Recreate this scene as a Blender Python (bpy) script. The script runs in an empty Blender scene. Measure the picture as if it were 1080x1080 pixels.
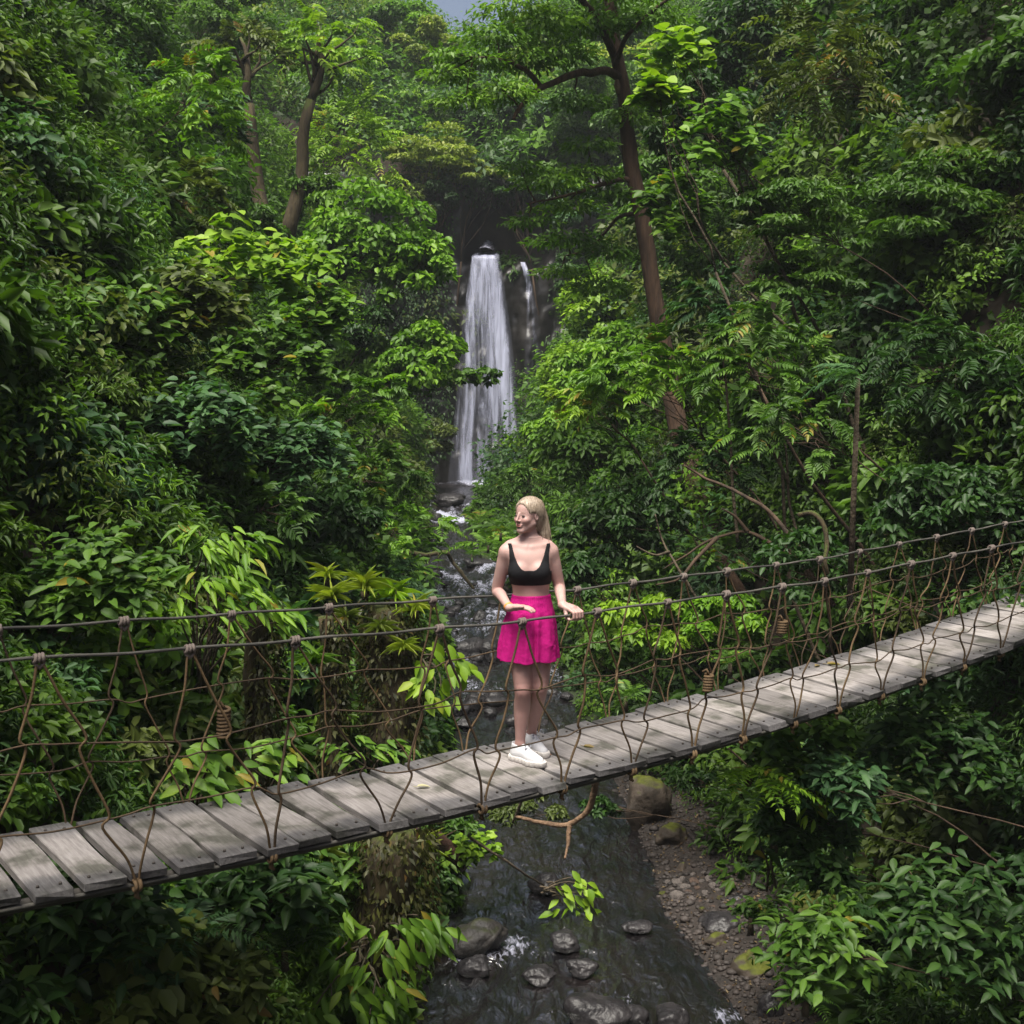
import bpy, bmesh, math, random
import numpy as np
from mathutils import Vector, Matrix, noise as mnoise
R = math.radians
scene = bpy.context.scene
COL = scene.collection
RNG = np.random.default_rng(7)
# ------------------------------------------------------------------ camera model
F_PX, PITCH, CAMZ = 1310.0, R(7.6), 2.6
CT, ST = math.cos(PITCH), math.sin(PITCH)
def at(px, py, Y):
    """world point seen at photo pixel (px, py) at world distance Y in front of the camera"""
    dx = (px-540)/F_PX; dy = (540-py)/F_PX
    k = Y/(CT+dy*ST)
    return np.array([dx*k, Y, CAMZ+(-ST+dy*CT)*k])
def mpp(Y): return Y/F_PX

# ------------------------------------------------------------------ object helpers
def tag(o, label=None, cat=None, group=None, kind=None):
    if label: o['label'] = label
    if cat: o['category'] = cat
    if group: o['group'] = group
    if kind: o['kind'] = kind
    return o
def link(name, me, parent=None, loc=None):
    o = bpy.data.objects.new(name, me); COL.objects.link(o)
    if parent is not None: o.parent = parent
    if loc is not None: o.location = loc
    return o
def empty(name, loc=(0,0,0)):
    o = bpy.data.objects.new(name, None); COL.objects.link(o); o.location = loc
    o.empty_display_size = .2
    return o
def child_at_world(o, parent):
    """parent whose transform is a pure translation; the mesh was built in world coordinates"""
    o.parent = parent; o.location = -Vector(parent.location)

class MB:
    """collects polygons and links them as ONE mesh object"""
    def __init__(s): s.v=[]; s.l=[]; s.n=[]; s.a=[]; s.mi=[]; s.off=0
    def add(s, v, faces, var=None, mi=0):
        v = np.asarray(v, float).reshape(-1,3)
        s.v.append(v)
        if isinstance(faces, np.ndarray):
            s.l.append((faces+s.off).ravel()); s.n.append(np.full(len(faces), faces.shape[1])); nf=len(faces)
        else:
            s.l.append(np.array([i+s.off for f in faces for i in f])); s.n.append(np.array([len(f) for f in faces])); nf=len(faces)
        s.mi.append(np.full(nf, mi))
        if var is None: var = np.full(len(v), .5)
        s.a.append(np.broadcast_to(np.asarray(var, float), (len(v),)))
        s.off += len(v)
        return s
    def mesh(s, name, mats, smooth=True, attr=True):
        v=np.concatenate(s.v); l=np.concatenate(s.l).astype(np.int32); n=np.concatenate(s.n).astype(np.int32)
        me = bpy.data.meshes.new(name)
        me.vertices.add(len(v)); me.vertices.foreach_set('co', v.astype(np.float32).ravel())
        me.loops.add(len(l)); me.loops.foreach_set('vertex_index', l)
        me.polygons.add(len(n))
        st=np.concatenate([[0],np.cumsum(n)[:-1]]).astype(np.int32)
        me.polygons.foreach_set('loop_start', st)
        me.polygons.foreach_set('material_index', np.concatenate(s.mi).astype(np.int32))
        me.polygons.foreach_set('use_smooth', np.full(len(n), smooth))
        if attr:
            at_=me.attributes.new('var','FLOAT','POINT'); at_.data.foreach_set('value', np.concatenate(s.a).astype(np.float32))
        for m in (mats if isinstance(mats,(list,tuple)) else [mats]): me.materials.append(m)
        me.update(calc_edges=True)
        return me
    def build(s, name, mats, parent=None, smooth=True, loc=None):
        return link(name, s.mesh(name, mats, smooth), parent, loc)
    # ---- shapes
    def tube(s, pts, radii, n=8, cap=True, var=.5, mi=0, twist=0.0):
        pts=np.asarray(pts,float); m=len(pts)
        radii=np.broadcast_to(np.asarray(radii,float),(m,))
        t=np.gradient(pts,axis=0); t/=np.linalg.norm(t,axis=1)[:,None]+1e-9
        up=np.array([0,0,1.]) if abs(t[0,2])<.9 else np.array([1.,0,0])
        u=np.cross(t[0],up); u/=np.linalg.norm(u); V=[]
        ang=np.arange(n)*2*np.pi/n
        for i in range(m):
            u=u-t[i]*np.dot(u,t[i]); u/=np.linalg.norm(u)+1e-9
            w=np.cross(t[i],u)
            V.append(pts[i]+radii[i]*(np.cos(ang)[:,None]*u+np.sin(ang)[:,None]*w))
        V=np.concatenate(V)
        i=np.arange(m-1)[:,None]*n; j=np.arange(n)[None,:]; j2=(j+1)%n
        q=np.stack([i+j,i+j2,i+n+j2,i+n+j],-1).reshape(-1,4)
        s.add(V,q,var,mi)
        if cap:
            s.v.append(np.zeros((0,3))); 
            base=s.off-m*n
            for ring in (np.arange(n)[::-1]+base, np.arange(n)+base+(m-1)*n):
                s.l.append(ring); s.n.append(np.array([n])); s.mi.append(np.array([mi]))
        return s
    def box(s, c, size, rot=None, var=.5, mi=0, bev=0):
        h=np.array(size)/2.
        if bev<=0:
            v=np.array([[x,y,z] for x in(-1,1) for y in(-1,1) for z in(-1,1)],float)*h
            f=np.array([[0,1,3,2],[4,6,7,5],[0,4,5,1],[2,3,7,6],[0,2,6,4],[1,5,7,3]])
            if rot is not None: v=v@np.array(rot).T
            return s.add(v+np.array(c),f,var,mi)
        bm=bmesh.new(); bmesh.ops.create_cube(bm,size=1)
        for q in bm.verts: q.co=Vector((q.co.x*size[0],q.co.y*size[1],q.co.z*size[2]))
        bmesh.ops.bevel(bm,geom=bm.edges[:],offset=bev,segments=1,affect='EDGES')
        bm.verts.index_update()
        v=np.array([q.co[:] for q in bm.verts]); f=[[q.index for q in p.verts] for p in bm.faces]; bm.free()
        if rot is not None: v=v@np.array(rot).T
        return s.add(v+np.array(c),f,var,mi)

# ------------------------------------------------------------------ numpy noise
def _hash(ix,iy,iz):
    h=(ix*374761393+iy*668265263+iz*2147483647)&0xffffffff
    h=((h^(h>>13))*1274126177)&0xffffffff
    return ((h^(h>>16))&0xffff)/65535.0
def vnoise(x,y,z=0.0):
    x,y,z=np.broadcast_arrays(np.asarray(x,float),np.asarray(y,float),np.asarray(z,float))
    x0=np.floor(x).astype(np.int64);y0=np.floor(y).astype(np.int64);z0=np.floor(z).astype(np.int64)
    fx=x-x0;fy=y-y0;fz=z-z0
    fx=fx*fx*(3-2*fx);fy=fy*fy*(3-2*fy);fz=fz*fz*(3-2*fz)
    r=0
    for a in(0,1):
        for b in(0,1):
            for c in(0,1):
                r=r+_hash(x0+a,y0+b,z0+c)*(fx if a else 1-fx)*(fy if b else 1-fy)*(fz if c else 1-fz)
    return r*2-1
def fbm(x,y,z=0.0,o=4):
    s=0;a=1;t=0
    for i in range(o):
        s=s+a*vnoise(np.asarray(x)*2**i+17*i,np.asarray(y)*2**i+5*i,np.asarray(z)*2**i); t+=a; a*=.5
    return s/t
def nrm(a): return a/(np.linalg.norm(a,axis=-1,keepdims=True)+1e-9)

# ------------------------------------------------------------------ materials
MATS={}
def new_mat(name):
    m=bpy.data.materials.new(name); m.use_nodes=True
    nt=m.node_tree; nt.nodes.clear()
    out=nt.nodes.new('ShaderNodeOutputMaterial')
    return m,nt,out
def N(nt,t,**kw):
    n=nt.nodes.new(t)
    for k,v in kw.items(): setattr(n,k,v)
    return n
def ramp(nt,stops,interp='LINEAR'):
    n=nt.nodes.new('ShaderNodeValToRGB'); cr=n.color_ramp; cr.interpolation=interp
    while len(cr.elements)<len(stops): cr.elements.new(.5)
    for e,(p,c) in zip(cr.elements,stops):
        e.position=p; e.color=(*c,1) if len(c)==3 else c
    return n
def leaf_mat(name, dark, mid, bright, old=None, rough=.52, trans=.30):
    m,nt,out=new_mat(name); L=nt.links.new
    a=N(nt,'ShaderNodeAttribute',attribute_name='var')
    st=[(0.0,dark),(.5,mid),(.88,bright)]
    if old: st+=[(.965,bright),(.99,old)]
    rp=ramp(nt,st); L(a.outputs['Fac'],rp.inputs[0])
    p=N(nt,'ShaderNodeBsdfPrincipled'); p.inputs['Roughness'].default_value=rough
    p.inputs['Specular IOR Level'].default_value=.28
    L(rp.outputs[0],p.inputs['Base Color'])
    t=N(nt,'ShaderNodeBsdfTranslucent')
    mx=N(nt,'ShaderNodeMix',data_type='RGBA',blend_type='MULTIPLY'); mx.inputs[0].default_value=1
    L(rp.outputs[0],mx.inputs[6]); mx.inputs[7].default_value=(1.5,1.7,.6,1)
    L(mx.outputs[2],t.inputs['Color'])
    ms=N(nt,'ShaderNodeMixShader'); ms.inputs[0].default_value=trans
    L(p.outputs[0],ms.inputs[1]); L(t.outputs[0],ms.inputs[2]); L(ms.outputs[0],out.inputs['Surface'])
    MATS[name]=m; return m
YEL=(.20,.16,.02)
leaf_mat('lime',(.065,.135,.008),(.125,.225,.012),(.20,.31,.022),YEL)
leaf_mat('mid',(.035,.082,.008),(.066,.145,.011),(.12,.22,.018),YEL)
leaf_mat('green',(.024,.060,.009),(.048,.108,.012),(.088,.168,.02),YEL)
leaf_mat('dark',(.010,.030,.007),(.021,.056,.011),(.042,.092,.016))  # dark leaves; also paints shade into the plants under the bridge
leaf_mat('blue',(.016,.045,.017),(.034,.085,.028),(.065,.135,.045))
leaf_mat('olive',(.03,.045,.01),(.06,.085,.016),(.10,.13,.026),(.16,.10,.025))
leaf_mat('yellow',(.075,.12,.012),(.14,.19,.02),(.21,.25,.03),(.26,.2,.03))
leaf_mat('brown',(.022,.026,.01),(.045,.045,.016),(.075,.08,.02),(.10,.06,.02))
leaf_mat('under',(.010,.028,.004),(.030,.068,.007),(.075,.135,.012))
leaf_mat('fresh',(.032,.085,.006),(.080,.175,.010),(.15,.27,.018),YEL)
leaf_mat('litter',(.02,.012,.008),(.05,.03,.016),(.12,.085,.04),trans=.05)
leaf_mat('dry',(.12,.075,.03),(.2,.14,.06),(.3,.24,.12))

def bump_noise(nt,scale,strength,dist=.02,coord='Object',detail=6,vec=None):
    L=nt.links.new
    if vec is None:
        tc=N(nt,'ShaderNodeTexCoord'); vec=tc.outputs[coord]
    n=N(nt,'ShaderNodeTexNoise'); n.inputs['Scale'].default_value=scale; n.inputs['Detail'].default_value=detail
    L(vec,n.inputs['Vector'])
    b=N(nt,'ShaderNodeBump'); b.inputs['Strength'].default_value=strength; b.inputs['Distance'].default_value=dist
    L(n.outputs['Fac'],b.inputs['Height'])
    return n,b,vec
def rock_mat(name,c1,c2,moss=None,moss_amt=.5,rough=.75,scale=4,spec=.4,wet=False):
    m,nt,out=new_mat(name); L=nt.links.new
    v0=None
    if name.startswith('bark'):     # furrows run up the trunk
        tc=N(nt,'ShaderNodeTexCoord'); mp=N(nt,'ShaderNodeMapping'); mp.inputs['Scale'].default_value=(2,2,.35); L(tc.outputs['Object'],mp.inputs[0]); v0=mp.outputs[0]
    n,b,vec=bump_noise(nt,scale*3,.7,.04,vec=v0)
    n2=N(nt,'ShaderNodeTexNoise'); n2.inputs['Scale'].default_value=scale; n2.inputs['Detail'].default_value=8
    L(vec,n2.inputs['Vector'])
    rp=ramp(nt,[(.3,c1),(.68,c2)]); L(n2.outputs['Fac'],rp.inputs[0])
    p=N(nt,'ShaderNodeBsdfPrincipled'); p.inputs['Roughness'].default_value=rough; p.inputs['Specular IOR Level'].default_value=spec
    col=rp.outputs[0]
    if moss:
        g=N(nt,'ShaderNodeNewGeometry'); sx=N(nt,'ShaderNodeSeparateXYZ'); L(g.outputs['Normal'],sx.inputs[0])
        n3=N(nt,'ShaderNodeTexNoise'); n3.inputs['Scale'].default_value=scale*.9; n3.inputs['Detail'].default_value=5; L(vec,n3.inputs['Vector'])
        ad=N(nt,'ShaderNodeMath',operation='ADD'); L(sx.outputs['Z'],ad.inputs[0]); L(n3.outputs['Fac'],ad.inputs[1])
        mr=ramp(nt,[(1.0-moss_amt*.5,(0,0,0)),(1.12-moss_amt*.5,(1,1,1))])
        mu=N(nt,'ShaderNodeMath',operation='MULTIPLY'); L(ad.outputs[0],mu.inputs[0]); mu.inputs[1].default_value=.62
        L(mu.outputs[0],mr.inputs[0])
        mc=ramp(nt,[(.3,tuple(x*.5 for x in moss)),(.7,moss)]); L(n.outputs['Fac'],mc.inputs[0])
        mx=N(nt,'ShaderNodeMix',data_type='RGBA'); L(mr.outputs[0],mx.inputs[0]); L(col,mx.inputs[6]); L(mc.outputs[0],mx.inputs[7])
        col=mx.outputs[2]
    L(col,p.inputs['Base Color']); L(b.outputs[0],p.inputs['Normal']); L(p.outputs[0],out.inputs['Surface'])
    MATS[name]=m; return m
rock_mat('boulder',(.022,.017,.013),(.07,.054,.042),(.075,.085,.010),.6,.75,4,.25)
rock_mat('boulder_wet',(.007,.0065,.008),(.032,.029,.031),None,0,.42,5,.35)
rock_mat('boulder_dark_moss',(.010,.0095,.010),(.036,.032,.030),(.022,.026,.008),.4,.6,5,.3)
rock_mat('stone_pale',(.07,.06,.055),(.165,.14,.13),None,0,.7,6)
rock_mat('stone_rust',(.055,.036,.028),(.12,.078,.06),None,0,.7,6)
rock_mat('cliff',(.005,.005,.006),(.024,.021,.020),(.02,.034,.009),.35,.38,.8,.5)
rock_mat('ground',(.018,.013,.009),(.045,.032,.022),(.022,.036,.010),.6,.9,1.2)
rock_mat('gravel',(.008,.006,.005),(.026,.019,.016),None,0,.8,9)
rock_mat('pebble',(.010,.008,.007),(.042,.033,.03),None,0,.7,3)
rock_mat('bark',(.022,.014,.009),(.075,.046,.028),(.04,.055,.014),.1,.9,5)
rock_mat('bark_red',(.026,.015,.010),(.085,.048,.029),(.05,.055,.018),.12,.9,6)
rock_mat('bark_moss',(.022,.016,.009),(.06,.045,.02),(.06,.075,.014),.75,.95,7)
rock_mat('twig',(.03,.022,.014),(.08,.06,.038),(.05,.06,.015),.3,.9,9)
rock_mat('driftwood',(.07,.04,.022),(.20,.125,.075),None,0,.8,9)
rock_mat('log_red',(.02,.010,.008),(.06,.028,.022),None,0,.6,7)

# ------------------------------------------------------------------ leaves
def _tmpl_stations(us,ws,droop,lift):
    v=[(0,0,0)]; f=[]
    for u,w in zip(us,ws):
        dz=-droop*u*u
        v+=[(u,-w,dz+lift*w),(u,0,dz),(u,w,dz+lift*w)]
    v.append((1,0,-droop)); k=len(us); tip=len(v)-1
    f+=[(0,1,2),(0,2,3)]
    for i in range(k-1):
        a=1+3*i; f+=[(a,a+3,a+4,a+1),(a+1,a+4,a+5,a+2)]
    a=1+3*(k-1); f+=[(a,tip,a+1),(a+1,tip,a+2)]
    return np.array(v,float),f
TM={
 'lo':(np.array([(0,0,0),(.42,-.5,.10),(1,0,-.08),(.42,.5,.10)],float),[(0,1,2,3)]),
 'mid':(np.array([(0,0,0),(.4,-.5,.10),(1,0,-.2),(.4,.5,.10),(.45,0,-.03)],float),[(0,1,2,4),(0,4,2,3)]),
 'oval':(np.array([(0,0,0),(.22,-.42,.09),(.62,-.42,.05),(1,0,-.2),(.62,.42,.05),(.22,.42,.09)],float),[(0,1,2,3),(0,3,4,5)]),
 'lance':_tmpl_stations((.22,.5,.8),(.36,.5,.27),.22,.22),
 'broad':_tmpl_stations((.12,.42,.75),(.36,.5,.34),.16,.25),
 'strap':_tmpl_stations((.15,.4,.7),(.5,.45,.3),.45,.5),
}
def put_leaves(mb, P, D, Nn, Ln, Wd, kind='lo', var=None, rng=RNG):
    P=np.asarray(P,float); n=len(P)
    if n==0: return
    D=nrm(np.asarray(D,float)); S=nrm(np.cross(D,Nn)); Nn=np.cross(S,D)
    Ln=np.broadcast_to(Ln,(n,)); Wd=np.broadcast_to(Wd,(n,))
    tv,tf=TM[kind]; k=len(tv)
    V=(P[:,None,:]+ (tv[None,:,0]*Ln[:,None])[...,None]*D[:,None,:]
        +(tv[None,:,1]*Wd[:,None])[...,None]*S[:,None,:]+(tv[None,:,2]*Ln[:,None])[...,None]*Nn[:,None,:])
    if var is None: var=rng.random(n)
    A=np.repeat(np.broadcast_to(var,(n,)),k)
    off=(np.arange(n)*k)
    o0=mb.off
    mb.v.append(V.reshape(-1,3)); mb.a.append(A); mb.off+=n*k
    for sz in (3,4):
        ff=np.array([f for f in tf if len(f)==sz])
        if len(ff)==0: continue
        idx=(off[:,None,None]+ff[None]).reshape(-1,sz)+o0
        mb.l.append(idx.ravel()); mb.n.append(np.full(len(idx),sz)); mb.mi.append(np.zeros(len(idx),int))
def rand_dirs(rng,n):
    return nrm(rng.normal(size=(n,3)))
UP=np.array([0,0,1.])
# ------------------------------------------------------------------ terrain, stream, waterfall
SY =[ -6,  5, 10.5,13.1,15.3,19.8,23.8,29.8,33.5,38.4,41.0,44.7,48,60,120]
SX =[ 2.0,1.1,.65, .50, .40,-.05,-.40,-1.2,-1.6,-1.85,-1.8,-1.0,-.9,-1.2,-1.2]
SW =[1.5,1.6,1.55,1.22, 1.25,1.15, .95,1.15,.8, .55,.8, 2.2,2.5,1.2,1.2]
SZ =[-3.7,-3.6,-3.5,-3.48,-3.45,-3.3,-3.2,-3.0,-2.95,-2.72,-2.55,-2.5,-2.5,-2.5,-2.5]
def sx(y): return np.interp(y,SY,SX)
def sw(y): return np.interp(y,SY,SW)
def sz(y): return np.interp(y,SY,SZ)
def terrain(x,y):
    x=np.asarray(x,float); y=np.asarray(y,float)
    xc,hw,wz=sx(y),sw(y),sz(y)
    dl=(xc-hw)-x; dr=x-(xc+hw)
    bar=np.interp(y,[0,8,10,15.5,17,19,25,31,43,50],[.5,.9,1.7,1.5,.9,.7,.6,1.3,1.3,.4])
    barl=np.interp(y,[0,10,16,20,28,40,50],[.4,.5,.6,.8,.9,.5,.5])
    sl=np.interp(y,[-5,4,12,25,48,70],[1.5,1.6,1.8,1.85,2.0,1.2])
    pl=np.where(dl<barl,.32*dl,.32*barl+sl*(dl-barl))
    pr=np.where(dr<bar,.16*dr,.16*bar+sl*1.05*(dr-bar))
    g=np.where(dl>0,pl,np.where(dr>0,pr,-.35*np.clip(np.minimum(-dl,-dr)/.5,0,1)))
    g=np.where(g>14,14+(g-14)*.55,g)
    amp=np.clip(np.maximum(dl-barl,dr-bar),0,4)*.28
    z=wz+g+amp*fbm(x*.35,y*.35,o=3)+.05*fbm(x*1.7,y*1.7,3.1,o=3)
    # back of the gorge: a slope that climbs behind the cliff
    back=8.3+np.minimum(np.clip(y-49.0,0,200)*.46,6.5+.15*np.abs(x+2.5)**1.6)+.35*np.abs(x+.6)+1.5*fbm(x*.15,y*.15,9.,o=3)
    k=np.clip((y-48.2)/1.2,0,1)
    z=np.where(y>48.2,np.maximum(z*(1-k)+np.minimum(z,40)*k,back*k+z*(1-k)),z)
    # knoll the photographer stands on
    z=np.maximum(z,1.05-.45*np.clip(np.hypot(x*.8,y+1.6)-1.2,0,50)**1.7)
    return z
def grid_mesh(name,xs,ys,fn,mat):
    X,Y=np.meshgrid(xs,ys); Z=fn(X,Y)
    mb=MB(); nx,ny=len(xs),len(ys)
    i=np.arange(ny-1)[:,None]*nx+np.arange(nx-1)[None]
    mb.add(np.stack([X,Y,Z],-1).reshape(-1,3),np.stack([i,i+1,i+nx+1,i+nx],-1).reshape(-1,4))
    return mb.build(name,mat)
xs=np.concatenate([np.arange(-70,-12,1.5),np.arange(-12,12,.22),np.arange(12,71,1.5)])
ys=np.concatenate([np.arange(-14,3,.6),np.arange(3,34,.22),np.arange(34,60,.5),np.arange(60,150,2.5)])
tag(grid_mesh('ground',xs,ys,terrain,MATS['ground']),kind='structure')

# ---- gravel bar sheet
def gravel_z(X,Y): return terrain(X,Y)+.012+.035*np.abs(fbm(X*6,Y*6,2.2,o=3))
u=np.linspace(0,1,70); v=np.linspace(9.2,17.6,200)
U,Vv=np.meshgrid(u,v)
X=sx(Vv)+sw(Vv)-.35+.25*fbm(Vv*.8,U*.3,5.)+U*np.interp(Vv,[9,10.5,13,15.5,17.6],[1.7,2.0,1.9,1.5,.8])
mb=MB(); nx=len(u); i=np.arange(len(v)-1)[:,None]*nx+np.arange(nx-1)[None]
mb.add(np.stack([X,Vv,gravel_z(X,Vv)],-1).reshape(-1,3),np.stack([i,i+1,i+nx+1,i+nx],-1).reshape(-1,4))
tag(mb.build('gravel_bank',MATS['gravel']),kind='structure')

# ---- stream
def water_mat():
    m,nt,out=new_mat('stream_water'); L=nt.links.new
    tc=N(nt,'ShaderNodeTexCoord')
    mp=N(nt,'ShaderNodeMapping'); mp.inputs['Scale'].default_value=(1.0,.42,1.0); L(tc.outputs['Object'],mp.inputs[0])
    n1=N(nt,'ShaderNodeTexNoise'); n1.inputs['Scale'].default_value=9; n1.inputs['Detail'].default_value=5; n1.inputs['Distortion'].default_value=.8
    L(mp.outputs[0],n1.inputs['Vector'])
    n2=N(nt,'ShaderNodeTexNoise'); n2.inputs['Scale'].default_value=2.2; n2.inputs['Detail'].default_value=3; L(mp.outputs[0],n2.inputs['Vector'])
    b=N(nt,'ShaderNodeBump'); b.inputs['Strength'].default_value=.65; b.inputs['Distance'].default_value=.08
    L(n1.outputs['Fac'],b.inputs['Height'])
    a=N(nt,'ShaderNodeAttribute',attribute_name='var')
    # whitewater and painted sky glints: vertex amount plus broken noise
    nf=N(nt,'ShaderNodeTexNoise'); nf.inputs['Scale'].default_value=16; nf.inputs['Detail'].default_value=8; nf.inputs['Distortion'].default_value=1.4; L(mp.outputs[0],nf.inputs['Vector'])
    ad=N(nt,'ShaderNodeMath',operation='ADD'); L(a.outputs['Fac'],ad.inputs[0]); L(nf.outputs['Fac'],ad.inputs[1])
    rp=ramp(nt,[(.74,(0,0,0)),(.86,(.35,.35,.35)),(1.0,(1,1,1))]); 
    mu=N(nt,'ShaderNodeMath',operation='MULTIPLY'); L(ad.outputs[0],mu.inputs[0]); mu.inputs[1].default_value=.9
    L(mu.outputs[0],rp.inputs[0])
    bed=ramp(nt,[(.3,(.002,.002,.003)),(.7,(.011,.008,.008))]); L(n2.outputs['Fac'],bed.inputs[0])
    p=N(nt,'ShaderNodeBsdfPrincipled'); p.inputs['Roughness'].default_value=.20; p.inputs['IOR'].default_value=2.1
    p.inputs['Specular IOR Level'].default_value=.9
    L(bed.outputs[0],p.inputs['Base Color']); L(b.outputs[0],p.inputs['Normal'])
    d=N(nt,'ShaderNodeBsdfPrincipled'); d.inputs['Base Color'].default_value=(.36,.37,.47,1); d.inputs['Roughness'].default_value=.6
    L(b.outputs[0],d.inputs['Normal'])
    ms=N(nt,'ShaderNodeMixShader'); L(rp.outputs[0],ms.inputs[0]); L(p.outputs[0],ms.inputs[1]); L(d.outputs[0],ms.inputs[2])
    L(ms.outputs[0],out.inputs['Surface'])
    MATS['water']=m
water_mat()
v=np.concatenate([np.arange(3.0,17,.045),np.arange(17,47.7,.09)]); u=np.linspace(-1,1,110)
U,Vv=np.meshgrid(u,v)
W=sw(Vv)+.35+.18*fbm(Vv*.7,U*0+np.sign(U)*3,o=2)
X=sx(Vv)+U*W
rapid=np.interp(Vv,[3,9,11,12.5,14,17,19,21,24,31,33,36.5,38,40,42,44,45.6,46.6],[.6,.6,.75,.55,.5,.5,.7,.85,1.1,1.2,.8,.8,1.1,1.1,.6,.35,.7,1])
rp_=fbm(X*2.6,Vv*1.1,o=3); rq=fbm(X*7+rp_*2,Vv*3.2,4.4,o=3)
Z=sz(Vv)+rapid*(.085*rp_+.055*rq)-.02+.014*vnoise(X*12,Vv*5)+.006*vnoise(X*22,Vv*10,5.)
calm=np.clip((X-(sx(Vv)+sw(Vv)*.35))/.5,0,1)*np.interp(Vv,[9,11,15,17],[.3,.9,1,0])
Z=np.where(calm>0,Z*(1-calm*.8)+(sz(Vv)-.02)*calm*.8,Z)
foam_glint=-.10+.30*rapid+np.interp(Vv,[16,19,24,32],[0,.03,.05,.05])+.30*rp_*rapid-.35*calm+.22*rq*rapid  # whitewater, plus lavender sky glints painted on the near water
foam_glint+=.5*np.exp(-((Vv-10.75)**2/.06+(X-2.0)**2/.10))+.35*np.exp(-((Vv-12.1)**2/.2+(X+.1)**2/.3))
foam_glint+=np.interp(Vv,[37.6,38.2,39.0,39.6],[0,.45,.45,0])+np.interp(Vv,[45.3,46.4],[0,.5])*np.exp(-((X+.9)/1.0)**4)
mb=MB(); nx=len(u); i=np.arange(len(v)-1)[:,None]*nx+np.arange(nx-1)[None]
mb.add(np.stack([X,Vv,Z],-1).reshape(-1,3),np.stack([i,i+1,i+nx+1,i+nx],-1).reshape(-1,4),foam_glint.ravel())
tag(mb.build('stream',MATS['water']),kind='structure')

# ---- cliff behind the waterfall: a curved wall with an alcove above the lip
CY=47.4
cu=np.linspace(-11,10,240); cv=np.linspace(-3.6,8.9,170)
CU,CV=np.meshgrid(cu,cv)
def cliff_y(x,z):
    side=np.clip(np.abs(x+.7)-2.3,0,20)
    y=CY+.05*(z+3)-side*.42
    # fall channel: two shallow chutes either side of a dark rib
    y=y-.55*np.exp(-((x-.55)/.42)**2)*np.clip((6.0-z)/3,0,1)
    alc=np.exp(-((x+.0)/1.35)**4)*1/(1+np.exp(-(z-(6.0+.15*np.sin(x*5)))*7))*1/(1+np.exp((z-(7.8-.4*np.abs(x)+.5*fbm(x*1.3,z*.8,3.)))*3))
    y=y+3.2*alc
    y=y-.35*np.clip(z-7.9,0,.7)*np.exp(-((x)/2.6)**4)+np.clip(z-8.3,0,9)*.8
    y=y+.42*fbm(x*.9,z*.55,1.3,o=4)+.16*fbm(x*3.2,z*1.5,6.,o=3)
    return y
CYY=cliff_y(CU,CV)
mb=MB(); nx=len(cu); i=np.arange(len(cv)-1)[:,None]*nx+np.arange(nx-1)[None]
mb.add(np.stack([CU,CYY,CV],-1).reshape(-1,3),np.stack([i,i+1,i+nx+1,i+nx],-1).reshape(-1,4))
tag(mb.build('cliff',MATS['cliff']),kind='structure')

# ---- waterfall: several broken sheets of falling water standing off the rock
def fall_mat():
    m,nt,out=new_mat('falling_water'); L=nt.links.new
    tc=N(nt,'ShaderNodeTexCoord')
    mp=N(nt,'ShaderNodeMapping'); mp.inputs['Scale'].default_value=(2.3,1.0,.17); L(tc.outputs['Object'],mp.inputs[0])
    n1=N(nt,'ShaderNodeTexNoise'); n1.inputs['Scale'].default_value=1.7; n1.inputs['Detail'].default_value=9; n1.inputs['Distortion'].default_value=.9; n1.inputs['Roughness'].default_value=.68
    L(mp.outputs[0],n1.inputs['Vector'])
    a=N(nt,'ShaderNodeAttribute',attribute_name='var')
    ad=N(nt,'ShaderNodeMath',operation='ADD'); ct=N(nt,'ShaderNodeMath',operation='MULTIPLY_ADD'); ct.inputs[1].default_value=2.3; ct.inputs[2].default_value=-.65; L(n1.outputs['Fac'],ct.inputs[0]); L(ct.outputs[0],ad.inputs[0]); L(a.outputs['Fac'],ad.inputs[1])
    rp=ramp(nt,[(.34,(.03,.03,.03)),(.48,(.22,.22,.22)),(.64,(.6,.6,.6)),(.85,(.95,.95,.95))]); mu=N(nt,'ShaderNodeMath',operation='MULTIPLY'); mu.inputs[1].default_value=.62
    L(ad.outputs[0],mu.inputs[0]); L(mu.outputs[0],rp.inputs[0])
    d=N(nt,'ShaderNodeBsdfPrincipled'); d.inputs['Base Color'].default_value=(.40,.42,.56,1); d.inputs['Roughness'].default_value=.5
    tr=N(nt,'ShaderNodeBsdfTransparent')
    ms=N(nt,'ShaderNodeMixShader'); L(rp.outputs[0],ms.inputs[0]); L(tr.outputs[0],ms.inputs[1]); L(d.outputs[0],ms.inputs[2])
    L(ms.outputs[0],out.inputs['Surface'])
    MATS['fall']=m
fall_mat()
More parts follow.
